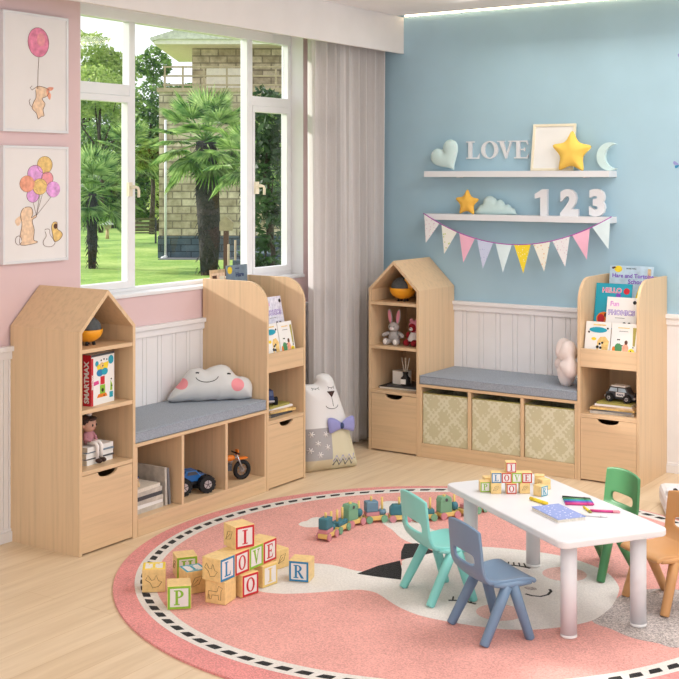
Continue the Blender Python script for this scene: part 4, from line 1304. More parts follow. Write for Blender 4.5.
# heart
ho = []
for i in range(48):
    a = 2 * PI * i / 48
    ho.append((.0063 * 16 * math.sin(a) ** 3, .0063 * (13 * math.cos(a) - 5 * math.cos(2 * a) - 2 * math.cos(3 * a) - math.cos(4 * a))))
ca, sa = math.cos(R(32)), math.sin(R(32))
ho = [(x * ca - z * sa, x * sa + z * ca) for x, z in ho]
mz = min(p[1] for p in ho)
ho = [(x, z - mz) for x, z in ho]
t = thing('heart_cushion', 'pale mint stitched heart cushion tipped on the upper shelf', 'cushion', (0.672, -.085, ZT), 0)
hb = MB().puff(ho, .045, 'mint', w=.05, step=.005).build('cushion_body', t, merge=True)
cc_ = (0, .085)
for i in range(0, 48, 3):
    p, q = ho[i], ho[(i + 1) % 48]
    f = .86
    stick(hb, [(cc_[0] + (p[0] - cc_[0]) * f, cc_[1] + (p[1] - cc_[1]) * f), (cc_[0] + (q[0] - cc_[0]) * f, cc_[1] + (q[1] - cc_[1]) * f)], .0010, 'white', 'stitch', t, .0002)
for ch_, cx in (('L', .812), ('O', .922), ('V', 1.028), ('E', 1.128)):
    mb = MB(); put_serif(mb, ch_, .104, 0, 0, -.014, -.0005, 'white')
    for v in mb.v: v.x *= 1.32
    tag(mb.build('wall_letter', loc=(cx, 0, 1.704)), 'white serif letter %s fixed to the blue wall just above the upper shelf' % ch_, 'letter', 'LOVE letters on the blue wall')
# photo frame
t = thing('photo_frame', 'empty white photo frame leaning behind the large yellow star', 'picture frame', (1.338, -.058, ZT), (R(-9), 0, 0))
MB().box(-.13, .13, -.008, .008, 0, .014, 'cream').box(-.13, .13, -.008, .008, .256, .27, 'cream').box(-.13, -.116, -.008, .008, .014, .256, 'cream').box(.116, .13, -.008, .008, .014, .256, 'cream').build('frame_moulding', t, bevel=.001)
MB().box(-.116, .116, -.002, .006, .014, .256, 'white_card').build('backing_card', t)
def star_thing(lab, x, y, z, r, m, rot):
    t = thing('star_cushion', lab, 'cushion', (x, y, z), rot)
    raw = starpts(r, r * .60, 5, 90 - 2)
    pts = smooth_closed(raw, 4)
    mz = min(p[1] for p in pts); pts = [(p[0], p[1] - mz) for p in pts]
    MB().puff(pts, r * .62, m, w=r * .5, step=r * .05).build('cushion_body', t)
    return t
star_thing('large yellow star cushion on the upper shelf in front of the photo frame', 1.476, -.10, ZT, .122, 'yellow_fab', (0, 0, 0))
star_thing('small ochre star cushion on the lower wall shelf', .815, -.09, ZB, .080, 'yellow_fab2', (0, 0, 0))
# moon
t = thing('moon_ornament', 'pale mint crescent moon ornament at right end of the upper shelf', 'ornament', (1.690, -.07, ZT), 0)
mo = [( .075 * math.cos(R(a)), .078 + .078 * math.sin(R(a))) for a in range(62, 300, 7)] + [(.034 + .060 * math.cos(R(a)), .079 + .066 * math.sin(R(a))) for a in range(278, 80, -7)]
MB().prism(mo, -.012, .012, 'mint', smooth=False).build('crescent', t, bevel=.003)
# cloud
t = thing('cloud_ornament', 'pale mint felt cloud behind the small ochre star', 'ornament', (0.978, -.045, ZB), 0)
cl = smooth_closed([(-.12, .0), (-.122, .03), (-.10, .055), (-.085, .060), (-.07, .095), (-.035, .110), (0.0, .095), (.008, .080), (.03, .088), (.055, .072), (.062, .058), (.085, .060), (.105, .042), (.122, .034), (.13, .012), (.12, .0)], 4)
MB().puff(cl, .045, 'mint', w=.04, step=.005).build('cloud_body', t, merge=True)
# digits
for d, cx in (('1', 1.285), ('2', 1.452), ('3', 1.618)):
    mb = MB()
    if d == '1': mb.prism([(-.008, 0), (.034, 0), (.034, .150), (.004, .150), (-.042, .122), (-.042, .096), (-.008, .104)], -.012, .012, 'white')
    else:
        text_mesh(mb, d, .188, 'white', Matrix.Identity(4), .011, .012)
        for v in mb.v: v.x *= 1.04
    mnz = min(v.z for v in mb.v)
    for v in mb.v: v.z -= mnz
    tag(mb.build('number_ornament', loc=(cx, -.07, ZB)), 'bold white number %s standing on the lower wall shelf' % d, 'number', 'white numbers on the lower shelf')
# bunting
M['violet_cord'] = plain('violet_cord', (176, 78, 176), .7)
bt = thing('bunting', 'string of ten pastel pennants on a purple cord under the lower shelf', 'bunting', (.54, -.128, 1.38), 0)
def cord(u): return (u * 1.18, -.165 * (1 - (2 * u - 1) ** 2) ** .9 if False else -.170 * (1 - (2 * u - 1) ** 2))
MB().tube([(cord(i / 40)[0], 0, cord(i / 40)[1]) for i in range(41)], .0028, plain('violet_cord', (158, 70, 160), .7) if False else 'violet_cord', 6).build('cord', bt)
def dots(name, base, dot, sc_):
    m, nt, b = newmat(name)
    v = objvec(nt)
    vo = nt.nodes.new('ShaderNodeTexVoronoi'); vo.inputs['Scale'].default_value = sc_
    nt.links.new(v, vo.inputs['Vector'])
    c = ramp(nt, vo.outputs['Distance'], [(0.18, dot), (0.24, base)])
    nt.links.new(c, b.inputs['Base Color']); b.inputs['Roughness'].default_value = .9
    return m
M['fl0'] = dots('pennant_speckled', (240, 238, 240), (210, 160, 190), 90)
M['fl1'] = dots('pennant_floral', (240, 240, 232), (200, 216, 130), 45)
M['fl2'] = plain('pennant_pink', (242, 186, 208), .9)
M['fl3'] = dots('pennant_lilac', (206, 214, 240), (176, 186, 226), 60)
M['fl4'] = plain('pennant_pale_blue', (222, 240, 246), .9)
M['fl5'] = dots('pennant_yellow', (250, 224, 60), (255, 250, 220), 80)
M['fl6'] = dots('pennant_flowered', (244, 242, 228), (236, 200, 150), 50)
cols = ['fl0', 'fl1', 'fl2', 'fl3', 'fl4', 'fl5', 'fl6', 'fl0', 'fl2', 'fl4']
lbs = ['white speckled pennant', 'white floral pennant', 'pink pennant', 'lilac checked pennant', 'pale blue pennant', 'yellow dotted pennant', 'cream flowered pennant', 'white speckled pennant', 'pink pennant', 'pale blue pennant']
for i in range(10):
    u0, u1 = i / 10 + .006, (i + 1) / 10 - .006
    p0, p1 = cord(u0), cord(u1)
    mx, mz_ = (p0[0] + p1[0]) / 2, (p0[1] + p1[1]) / 2
    d = Vector((p1[0] - p0[0], p1[1] - p0[1])).normalized()
    nrm = Vector((d.y, -d.x)) * .165
    tip = (mx + nrm.x * .55, mz_ + nrm.y)
    mb = MB(); mb.prism([p0, p1, tip], -.0006 - .0012 * (i % 2), .0006 - .0012 * (i % 2), cols[i])
    o = mb.build('pennant', bt); o['label'] = lbs[i]
# butterfly stickers
for x, z, lab in ((2.05, 1.66, 'small blue butterfly sticker on the blue wall right of the shelves'), (2.075, 2.24, 'small blue butterfly sticker high on the blue wall by the right edge')):
    mb = MB()
    for sx in (-1, 1):
        mb.prism(smooth_closed([(0, .004), (sx * .02, .022), (sx * .03, .018), (sx * .026, .004)], 3), -.0012, 0, 'lilac')
        mb.prism(smooth_closed([(0, 0), (sx * .02, -.002), (sx * .018, -.016), (sx * .006, -.012)], 3), -.0012, 0, 'blue')
    tag(mb.build('butterfly_sticker', loc=(x, -.0005, z)), lab, 'wall sticker', 'blue butterfly stickers')

# ------------------------------------------------------------------ rug
rx, ry = 1.8, -2.1
rug = thing('round_rug', 'large round salmon pink rug with white cat-like animal and dashed black ring', 'rug', (rx, ry, 0))
RT = 0.008
def flat(mb, pts, z0, z1, m):
    # outline given in rug x-y
    T = Matrix(((1, 0, 0, 0), (0, 0, 1, 0), (0, -1, 0, 0), (0, 0, 0, 1)))  # x,y,z -> x,z,-y
    a = sum(pts[i][0] * pts[(i + 1) % len(pts)][1] - pts[(i + 1) % len(pts)][0] * pts[i][1] for i in range(len(pts)))
    if a < 0: pts = pts[::-1]
    mb.prism(pts, -z1, -z0, m, T)
mb = MB()
flat(mb, circ(.008, -.035, 1.338, 1.338, 128), 0, RT, 'rug_rim')
def ell2(a, b_, n=160, da=0):
    o = []
    for i in range(n):
        t = 2 * PI * i / n
        u, w = a * math.cos(t), b_ * math.sin(t)
        o.append((-.002 - .574 * u - .8188 * w, .016 - .8188 * u + .574 * w))
    return o
flat(mb, ell2(1.285, 1.244), RT, RT + .0003, 'rug_white')
flat(mb, ell2(1.205, 1.164), RT + .0003, RT + .0006, 'rug_pink')
N = 100
for k in range(N):
    t0 = 2 * PI * (k + .0) / N; t1 = 2 * PI * (k + .68) / N
    def e_(t, g):
        u, w = (1.249 + g) * math.cos(t), (1.208 + g) * math.sin(t)
        return (-.002 - .574 * u - .8188 * w, .016 - .8188 * u + .574 * w)
    j = .15 * (t1 - t0)
    flat(mb, [e_(t0, -.014), e_((t0 + t1) / 2, -.015), e_(t1 - j, -.014), e_(t1 + j, .013), e_((t0 + t1) / 2, .014), e_(t0 + j, .013)], RT + .0003, RT + .0007, 'rug_black')
white = [(-0.63, -0.548), (-0.664, -0.466), (-0.651, -0.395), (-0.564, -0.313), (-0.418, -0.255), (-0.288, -0.261), (-0.204, -0.22), (-0.173, -0.107), (-0.203, -0.049), (-0.192, 0.039), (-0.149, 0.134), (-0.084, 0.236), (-0.016, 0.307), (0.076, 0.343), (0.173, 0.365), (0.294, 0.38), (0.415, 0.356), (0.518, 0.308), (0.587, 0.249), (0.65, 0.161), (0.682, 0.086), (0.717, -0.069), (0.722, -0.185), (0.713, -0.263), (0.669, -0.351), (0.607, -0.427), (0.538, -0.485), (0.439, -0.528), (0.284, -0.555), (0.165, -0.556), (0.049, -0.516), (-0.076, -0.443), (-0.136, -0.439), (-0.174, -0.458), (-0.241, -0.524), (-0.279, -0.564), (-0.375, -0.646), (-0.478, -0.674), (-0.56, -0.632)]
b_cheek = 0
flat(mb, smooth_closed([(0.715, -0.262), (0.709, -0.119), (0.702, 0.032), (0.724, 0.114), (0.764, 0.176), (0.866, 0.236), (1.031, 0.212), (1.12, 0.042), (1.13, -0.234), (1.045, -0.343), (0.983, -0.337), (0.892, -0.338), (0.8, -0.299)], 4), RT + .0006, RT + .0009, 'rug_grey')
flat(mb, smooth_closed(white, 3), RT + .0006, RT + .0011, 'rug_white')
flat(mb, smooth_closed([(-0.582, 0.398), (-0.562, 0.462), (-0.448, 0.478), (-0.267, 0.389), (-0.065, 0.291), (-0.139, 0.158), (-0.332, 0.201), (-0.469, 0.31)], 4), RT + .0006, RT + .0010, 'rug_white')
flat(mb, smooth_closed([(-0.753, 0.692), (-0.684, 0.738), (-0.621, 0.671), (-0.612, 0.571), (-0.671, 0.532)], 4), RT + .0006, RT + .0010, 'rug_white')
flat(mb, smooth_closed([(-0.865, 0.141), (-0.881, 0.189), (-0.872, 0.215), (-0.88, 0.269), (-0.855, 0.296), (-0.807, 0.278), (-0.756, 0.194), (-0.807, 0.132)], 4), RT + .0006, RT + .0010, 'rug_white')
flat(mb, [(-0.268, -0.292), (-0.251, -0.159), (-0.212, -0.051), (-0.144, -0.149), (-0.084, -0.257), (-0.169, -0.277)], RT + .0011, RT + .0014, 'rug_black')
flat(mb, [(-0.214, -0.04), (-0.269, 0.054), (-0.315, 0.16), (-0.273, 0.196), (-0.145, 0.128), (-0.175, 0.051)], RT + .0011, RT + .0014, 'rug_black')
def stroke(pts, w, m):
    L = []; Rr = []
    for i, p in enumerate(pts):
        q0 = Vector(pts[max(i - 1, 0)]); q1 = Vector(pts[min(i + 1, len(pts) - 1)])
        d = (q1 - q0).normalized(); n_ = Vector((-d.y, d.x)) * w / 2
        L.append((p[0] + n_.x, p[1] + n_.y)); Rr.append((p[0] - n_.x, p[1] - n_.y))
    flat(mb, L + Rr[::-1], RT + .0011, RT + .0014, m)
flat(mb, [(0.425 + .088 * math.cos(t * PI / 12), .166 + .088 * math.sin(t * PI / 12)) for t in range(24)], RT + .0011, RT + .0014, 'rug_cheek')
flat(mb, [(0.401 + .085 * math.cos(t * PI / 12), -.369 + .085 * math.sin(t * PI / 12)) for t in range(24)], RT + .0011, RT + .0014, 'rug_cheek')
flat(mb, [(0.385 + .026 * math.cos(t * PI / 8), -.067 + .018 * math.sin(t * PI / 8)) for t in range(16)], RT + .0011, RT + .0014, 'rug_grey')
stroke([(.395, -.135), (.426, -.140), (.455, -.130), (.470, -.096), (.465, -.055), (.450, -.035)], .011, 'rug_black')
for cx, cy in ((.235, -.330), (.225, .165)):
    stroke([(cx - .05, cy - .03), (cx - .02, cy - .012), (cx + .02, cy - .006), (cx + .055, cy - .01)], .012, 'rug_black')
    for k in range(4): stroke([(cx - .04 + .024 * k, cy - .015 + .004 * k), (cx - .055 + .02 * k, cy + .018 + .006 * k)], .006, 'rug_black')
mb.build('rug_pile', rug)

# ------------------------------------------------------------------ letter blocks
def bird(s_): return [[(.15, .55), (.35, .42), (.45, .2), (.7, .25), (.85, .45), (.7, .5), (.6, .75), (.52, .55), (.4, .52), (.25, .75), (.15, .55)]]
def dog(s_): return [[(.15, .2), (.18, .55), (.6, .55), (.68, .8), (.88, .72), (.8, .6), (.78, .2), (.68, .2), (.66, .4), (.35, .38), (.3, .2), (.22, .2), (.2, .4)]]
def leafd(s_): return [[(.2, .3), (.4, .7), (.75, .75), (.6, .4), (.2, .3), (.55, .6)]]
def block(x, y, z, ang, s_, lab, faces, group, draw=None):
    """near bottom corner at x,y; faces: (side, letter, colour); side A = -y, B = -x, T = top"""
    if group == 'letter blocks piled on the rug': x, y = x - OV.x * .014 + RV.x * .004, y - OV.y * .014 + RV.y * .004
    t = thing('letter_block', lab, 'toy block', (x, y, z), R(ang), group)
    MB().box(0, s_, 0, s_, 0, s_, 'block').build('block_body', t, bevel=s_ * .03)
    def side(sd):
        if sd == 'A': return Matrix.Identity(4)
        if sd == 'B': return Matrix.Translation((0, s_, 0)) @ Matrix.Rotation(R(-90), 4, 'Z')
        return Matrix.Translation((0, 0, s_)) @ Matrix.Rotation(R(-90), 4, 'X')
    for sd, ch_, col in faces:
        T = side(sd)
        e0, e1 = s_ * .03, s_ * .12
        p = MB()
        d0, d1 = -s_ * .012, .0005
        p.box(e0, s_ - e0, d0, d1, e0, e1, col, T).box(e0, s_ - e0, d0, d1, s_ - e1, s_ - e0, col, T).box(e0, e1, d0, d1, e1, s_ - e1, col, T).box(s_ - e1, s_ - e0, d0, d1, e1, s_ - e1, col, T)
        p.box(e1, s_ - e1, -s_ * .004, d1, e1, s_ - e1, 'block_pale', T)
        po = p.build('letter_panel', t)
        l = MB(); put_serif(l, ch_, s_ * .62, s_ / 2, s_ * .19, -s_ * .012, -s_ * .003, col, T)
        l.build('raised_letter', po)
    if draw:
        for sd, fn in draw:
            T = side(sd)
            p = MB()
            for path in fn(s_): p.tube([(u * s_, -.0004, v * s_) for u, v in path], s_ * .010, 'engrave', 5, T)
            p.build('engraved_drawing', t)
    return t
G = 'letter blocks piled on the rug'
S = .0850; Z0 = .0096
Z1, Z2 = Z0 + S + .0004, Z0 + 2 * S + .0008
block(.962, -3.029, Z0, 40.2, .088, 'wooden block with bird drawing at the far left of the rug blocks', [('T', 'T', 'yellow')], G, [('A', bird)])
block(1.168, -3.118, Z0, 42.4, .088, 'wooden block with green letter P, front left on the rug', [('A', 'P', 'lime')], G)
block(1.12, -2.954, Z0, 62, S, 'wooden block lying with blue-edged letter upward behind the P block', [('T', 'I', 'teal')], G, [('A', leafd)])
block(.965, -2.835, Z0, 52, S, 'wooden block with green letter H behind the blue-topped block', [('A', 'H', 'lime')], G, [('B', leafd)])
S1 = .0868
for ch_, col, yy in (('L', 'blue', -2.980), ('O', 'red', -2.8925), ('V', 'lime', -2.805), ('E', 'red', -2.7175)):
    block(1.305, yy, Z1, 90, S1, 'wooden block with letter %s in the LOVE row on the rug' % ch_, [('A', ch_, col)], G, [('B', bird)] if ch_ == 'L' else None)
block(1.279, -2.858, Z1 + S1 + .0004, 70, S1, 'wooden block with red letter I, topmost of the pile on the rug', [('A', 'I', 'red')], G, [('B', leafd)])
block(1.314, -2.962, Z0, 100, S, 'wooden block with dog drawing under the L block', [], G, [('B', dog)])
block(1.318, -2.866, Z0, 80, S, 'wooden block with red letter O at the bottom of the LOVE pile', [('A', 'O', 'red')], G)
block(1.316, -2.735, Z0, 84, S, 'pale yellow-faced wooden block under the V and E blocks', [('A', 'I', 't_yel')], G)
block(1.225, -2.530, Z0, 80, .075, 'plain wooden block just behind the E block', [], G, [('A', leafd)])
block(1.427, -2.583, Z0, 109.6, .083, 'wooden block with blue letter R standing alone on the rug', [('B', 'R', 'blue')], G)

G = 'letter blocks stacked on the white table'
s_ = .0400; TZ = .3646
def tb(px_, py_, lv, lab, ch_, col, ang=33.7, side='A', dr=None):
    k = (1.6 - TZ) / (1.6 - .346)
    px_, py_ = CAM.x + (px_ + .012 - CAM.x) * k, CAM.y + (py_ + .004 - CAM.y) * k
    return block(px_, py_, TZ + lv * (s_ + .0003), ang, s_, lab, [(side, ch_, col)] if ch_ else [], G, dr)
ux, uy = math.cos(TH), math.sin(TH)
bx, by = 2.003, -2.148
st = s_ + .0002
for k, (ch_, col) in enumerate((('L', 'blue'), ('O', 'red'), ('V', 'lime'), ('E', 'red'))):
    tb(bx - .008 + k * ux * st, by - .003 + k * uy * st, 1, 'tiny wooden block with letter %s in the LOVE row on the table' % ch_, ch_, col)
tb(bx - .008 + 1.45 * ux * st, by - .003 + 1.45 * uy * st, 2, 'tiny wooden block with red letter I on top of the table pile', 'I', 'red')
tb(bx - .006, by - .010, 0, 'tiny plain wooden block at bottom left of the table pile', None, None, 33.7, 'A', [('A', leafd)])
tb(bx + 1.35 * ux * st, by + 1.35 * uy * st - .008, 0, 'tiny wooden block with red letter O at bottom of the table pile', 'O', 'red')
tb(bx + 2.6 * ux * st, by + 2.6 * uy * st - .002, 0, 'tiny plain wooden block at bottom right of the table pile', None, None, 33.7, 'A', [('A', leafd)])
tb(1.951, -2.160, 0, 'tiny wooden block with green letter P left of the table pile', 'P', 'lime', 38)
tb(1.934, -2.088, 0, 'tiny wooden block behind the green P block on the table', None, None, 42, 'A', [('A', bird)])
tb(2.182, -2.093, 0, 'tiny wooden block with blue letter R right of the table pile', 'R', 'teal', 75)
tb(2.143, -1.995, 0, 'tiny plain wooden block behind the blue R block on the table', None, None, 60, 'A', [('B', leafd)])
tb(2.085, -1.945, 0, 'tiny plain wooden block furthest back on the table', None, None, 25, 'A', [('A', leafd)])

# ------------------------------------------------------------------ toy train
def car(x, y, ang, kind, lab):
    t = thing('train_wagon', lab, 'toy train', (x, y, .0096), R(ang), 'wooden stacking train on the rug')
    L = .084
    t.scale = (1.22, 1.22, 1.28)
    MB().box(-L / 2, L / 2, -.019, .019, .008, .024, 't_yel').build('wagon_base', t, bevel=.003)
    for sx in (-.030, .030):
        for sy in (-.022, .022):
            MB().cyl((sx, sy - .003, .013), (sx, sy + .003, .013), .013, .013, 't_green' if kind % 2 else 't_pink', 16).build('wheel', t)
    MB().cyl((L / 2, 0, .014), (L / 2 + .006, 0, .014), .004, .004, 't_yel', 8).build('coupling', t)
    cs = [('t_pink', 't_teal'), ('t_yel', 't_teal'), ('t_green', 't_green'), ('t_pink', 't_blue'), ('t_teal', 't_blue'), ('t_yel', 't_pink')][kind % 6]
    z = .0242
    if kind in (0, 3):
        MB().box(-.040, .012, -.018, .018, z, z + .014, cs[0]).build('stacked_block', t, bevel=.002)
        MB().box(-.040, .008, -.018, .018, z + .0142, z + .052, cs[1]).build('stacked_block', t, bevel=.004)
        MB().cyl((-.016, 0, z + .05), (-.016, 0, z + .068), .0045, .0045, 't_yel', 10).build('peg', t)
        MB().cyl((.028, 0, z), (.028, 0, z + .062), .0045, .0045, 't_yel', 10).build('peg', t)
        MB().lathe([(0, .018), (.013, .018), (.016, .009), (.013, 0), (0, 0)], cs[1], (.028, 0, z), 16).build('ring', t)
    elif kind == 2:
        MB().box(-.042, .008, -.018, .018, z, z + .040, 't_green').build('stacked_block', t, bevel=.002)
        MB().prism([(-.044, z + .0402), (.010, z + .0402), (.002, z + .056), (-.036, z + .056)], -.019, .019, 't_green').build('roof_block', t, bevel=.002)
        MB().cyl((-.017, -.0195, z + .046), (-.017, -.018, z + .046), .006, .006, 'dgrey', 12).cyl((-.017, 0, z + .05), (-.017, 0, z + .062), .006, .006, 't_yel', 10).build('peg', t)
        MB().cyl((.028, 0, z), (.028, 0, z + .058), .0045, .0045, 't_yel', 10).build('peg', t)
        MB().ell((.028, 0, z + .0165), (.015, .016, .016), 't_teal').build('ball', t)
    elif kind == 4:
        MB().prism([(-.040, z), (.040, z), (.040, z + .024), (.028, z + .036), (-.028, z + .036), (-.040, z + .024)], -.017, .017, 't_teal').build('stacked_block', t, bevel=.003)
        MB().cyl((-.004, 0, z + .034), (-.004, 0, z + .062), .0045, .0045, 't_yel', 10).build('peg', t)
    else:
        MB().box(-.034, .034, -.017, .017, z, z + .016, cs[1]).build('stacked_block', t, bevel=.003)
        for sx in (-.018, .020): MB().cyl((sx, 0, z + .014), (sx, 0, z + .056), .0045, .0045, 't_yel', 10).build('peg', t)
    return t
tp = [(1.165, -2.062, 0, 'train wagon with teal box on pink layer at the near left end'), (1.150, -1.945, 1, 'low teal train wagon second from the near end'), (1.148, -1.828, 2, 'green house-shaped train wagon next to the low teal wagon'),
      (1.198, -1.722, 3, 'train wagon with blue box on pink layer, third group of the train'), (1.288, -1.648, 4, 'teal barrel-roofed train wagon left of the turquoise chair'), (1.378, -1.574, 1, 'low train wagon behind the turquoise chair back'),
      (1.446, -1.478, 2, 'green house-shaped train wagon right of the turquoise chair back'), (1.500, -1.370, 5, 'pink train wagon just left of the table leg'), (1.535, -1.255, 3, 'train wagon with blue box half hidden by the table leg')]
for i, (x, y, k, lab) in enumerate(tp):
    q0 = tp[max(i - 1, 0)]; q1 = tp[min(i + 1, len(tp) - 1)]
    car(x, y, math.degrees(math.atan2(q1[1] - q0[1], q1[0] - q0[0])), k, lab)

# ------------------------------------------------------------------ table
tt = thing('activity_table', 'low white rectangular children\'s table with four round legs on the rug', 'table', (2.292, -2.231, RT + .0016), -.599)
TL, TW_ = .872, .443
cr = .035; pts = []
for (cx, cz, a0) in ((TL / 2 - cr, TW_ / 2 - cr, 0), (-TL / 2 + cr, TW_ / 2 - cr, 90), (-TL / 2 + cr, -TW_ / 2 + cr, 180), (TL / 2 - cr, -TW_ / 2 + cr, 270)):
    for i in range(9): pts.append((cx + cr * math.cos(R(a0 + i * 90 / 8)), cz + cr * math.sin(R(a0 + i * 90 / 8))))
mb = MB(); flat(mb, pts, .328, .3545, 'white'); mb.build('tabletop', tt, bevel=.006)
for sx in (-1, 1):
    for sy in (-1, 1):
        x, y = sx * (TL / 2 - .078), sy * (TW_ / 2 - .078)
        lg = MB().cyl((x, y, .012), (x, y, .3282), .0285, .0285, 'white', 32).build('leg', tt)
        MB().lathe([(0, 0), (.026, 0), (.029, .003), (.029, .011), (0, .011)], 'white_card', (x, y, 0), 32).build('foot_cap', lg)
TT = RT + .0016 + .3545
def ontable(x, y, z):
    k = (1.6 - TT) / (1.6 - .346)
    return (CAM.x + (x - CAM.x) * k, CAM.y + (y - CAM.y) * k, z)
# things on the table
nb = thing('notebook', 'closed notebook with blue and lilac patterned cover on the table', 'notebook', ontable(2.354, -2.291, TT + .0003), R(-35)); nb.scale = (.93, .93, 1)
M['nbcover'] = dots('notebook_pattern', (146, 160, 212), (236, 238, 250), 66)
MB().box(-.10, .10, -.062, .062, 0, .002, 'white_card').box(-.10, .10, -.062, .062, .012, .014, 'nbcover').build('cover', nb)
MB().box(-.098, .098, -.060, .060, .002, .012, 'paper').build('pages', nb)
def pen(p, ang, L, r, m, cap, lab, z=0.0):
    t = thing('marker_pen', lab, 'pen', ontable(p[0], p[1], TT + r + .0003 + z), R(ang), 'felt pens on the table')
    MB().cyl((-L / 2, 0, 0), (L * .25, 0, 0), r, r, m, 12).build('barrel', t)
    MB().cyl((L * .25, 0, 0), (L * .46, 0, 0), r * 1.08, r * 1.0, cap, 12).cyl((L * .46, 0, 0), (L / 2, 0, 0), r * .8, r * .4, cap, 12).build('cap', t)
pen((2.222, -2.171), -24, .098, .0065, 'yellow', 'yellow', 'yellow felt pen lying between blocks and notebook')
for k, (m, lab) in enumerate((('magenta', 'magenta felt pen nearest in the row of pens'), ('purple', 'purple felt pen second in the row of pens'), ('teal', 'teal felt pen third in the row of pens'), ('green', 'green felt pen fourth in the row of pens'), ('black', 'black felt pen at the back of the row of pens'))):
    pen((2.366 - k * .011, -2.118 + k * .0185), 28 - k * 3, .108, .0050, m, m, lab)
pen((2.421, -2.176), 113 - 180 + 20, .075, .0045, 'yellow', 'olive', 'short yellow and olive pencil by the pink pen')
pen((2.485, -2.160), 24, .11, .0048, 'magenta', 'pink', 'pink felt pen lying right of the row of pens')
pen((2.468, -2.238), 15, .105, .0048, 'white_card', 'white_card', 'white felt pen at the right end of the notebook')

# ------------------------------------------------------------------ chairs
def make_chair(label, mat, loc, rot):
    loc = (loc[0] - OV.x * .018 - RV.x * .010, loc[1] - OV.y * .018 - RV.y * .010, loc[2])
    t = thing('toddler_chair', label, 'chair', loc, rot, 'moulded plastic toddler chairs')
    prof = [(-.113, .397), (-.112, .390), (-.108, .330), (-.105, .302), (-.1045, .295), (-.101, .258), (-.100, .250), (-.094, .232), (-.082, .213), (-.058, .198), (-.030, .192), (.0, .190), (.035, .191), (.07, .195), (.098, .199), (.112, .196), (.118, .186)]
    wid = [.107, .109, .111, .112, .112, .113, .113, .113, .113, .110, .104, .104, .107, .112, .115, .115, .113]
    cols_ = [-1, -.95, -.72, -.64, -.3, 0, .3, .64, .72, .95, 1]
    def pt(i, c):
        y, z = prof[i]
        x = wid[i] * c
        if i <= 8: y = y + .012 * (abs(c) ** 2)           # back curves round
        else: z = z + .010 * abs(c) ** 2.5 * (1 if i < 14 else .3)   # dished seat
        if i <= 1: z -= .014 * abs(c) ** 2.2
        return (x, y, z)
    def grid(i0, i1, hole):
        vs = []; fs = []
        for i in range(i0, i1 + 1):
            for c in cols_: vs.append(pt(i, c))
        n = len(cols_)
        for i in range(i1 - i0):
            for k in range(n - 1):
                if hole and (i + i0) == 4 and 3 <= k <= 6: continue
                a = i * n + k
                fs.append((a, a + 1, a + n + 1, a + n))
        return MB()._add(vs, fs, mat, True)
    o = grid(0, 9, True).build('backrest', t, solid=.013, subsurf=2)
    o = grid(8, 16, False).build('seat', t, solid=.0165, subsurf=2)
    for sx in (-1, 1):
        for sy in (-1, 1):
            top = Vector((sx * .100, .022 + sy * .012, .186)); bot = Vector((sx * .117, sy * .092 if sy > 0 else -.090, 0.0))
            m = MB()
            ring0 = []
            pts = [top, top.lerp(bot, .35), bot + (top - bot) * .02, bot]
            m.tube(pts, [.0195, .0188, .0170, .0162], mat, 12)
            for v in m.v:
                if v.z < 0.004: v.z = max(v.z, 0.0)
            m.build('leg', t)
        MB().tube([(sx * .104, -.045, .196), (sx * .106, .0, .190), (sx * .108, .06, .192), (sx * .110, .100, .194)], [.007, .010, .010, .008], mat, 10).build('seat_rail', t)
    return t
cz = RT + .0017
ang = R(57 - 90)
make_chair('turquoise plastic toddler chair at the far left of the table', 'turq', (1.915, -2.401, cz), R(-34.3))
make_chair('slate blue plastic toddler chair nearest the camera at the table', 'steel', (2.254, -2.635, cz), R(-33.3))
make_chair('green plastic toddler chair on the far side of the table', 'green', (2.332, -1.785, cz), R(146.7))
make_chair('orange plastic toddler chair at the right edge on the far side of the table', 'orange_p', (2.668, -2.013, cz), R(146.4))

# ------------------------------------------------------------------ white pouf, tray of bricks, blanket
pf = thing('floor_pouf', 'low white square pouf on the floor at the right edge, carrying a toy tray', 'pouf', (2.372, -0.712, 0), R(25)); pf.scale = (1, 1, .84)
MB().box(-.16, .16, -.16, .16, 0.004, .12, 'plushwhite').build('pouf_body', pf, bevel=.025)
MB().tube([(-.15, -.158, .062), (.15, -.158, .062), (.158, -.15, .062), (.158, .15, .062), (.15, .158, .062), (-.15, .158, .062), (-.158, .15, .062), (-.158, -.15, .062), (-.15, -.158, .062)], .003, 'white_card', 6).build('piping', pf)
tr = thing('toy_tray', 'shallow white tray of bright toy bricks on the white pouf', 'tray', (2.362, -0.787, .1015), R(25))
MB().lathe([(0, .002), (.085, .002), (.105, .016), (.108, .016), (.090, 0), (0, 0)], 'white', (0, 0, 0), 32).build('tray_body', tr)
bc = ['lime', 'red', 'yellow', 'black', 'red', 'orange', 'yellow', 'lime', 'red', 'black', 'yellow', 'orange', 'lime']
for i in range(13):
    a = i * 2.4; r = .012 + .018 * (i ** .5)
    x, y = r * math.cos(a), r * math.sin(a); z = .0035 + (0.012 if i < 4 else 0)
    mb = MB().box(-.014, .014, -.008, .008, 0, .0105, bc[i])
    for dx in (-.007, .007): mb.cyl((dx, 0, .0105), (dx, 0, .0135), .0045, .0045, bc[i], 8)
    cn = {'lime': 'lime green', 'red': 'red', 'yellow': 'yellow', 'black': 'black', 'orange': 'orange'}[bc[i]]
    lx, ly = x * math.cos(R(25)) - y * math.sin(R(25)), x * math.sin(R(25)) + y * math.cos(R(25))
    tag(mb.build('toy_brick', loc=(2.362 + lx, -0.787 + ly, .1015 + z), rot=(0, 0, a * 1.7)), '%s toy brick in the white tray at the right edge' % cn, 'toy brick', '%s bricks in the white tray' % cn)
bk = thing('plush_sheep', 'white soft plush heap behind the tray at the right edge', 'stuffed toy', (2.402, -0.597, .101), R(20))
pr = []
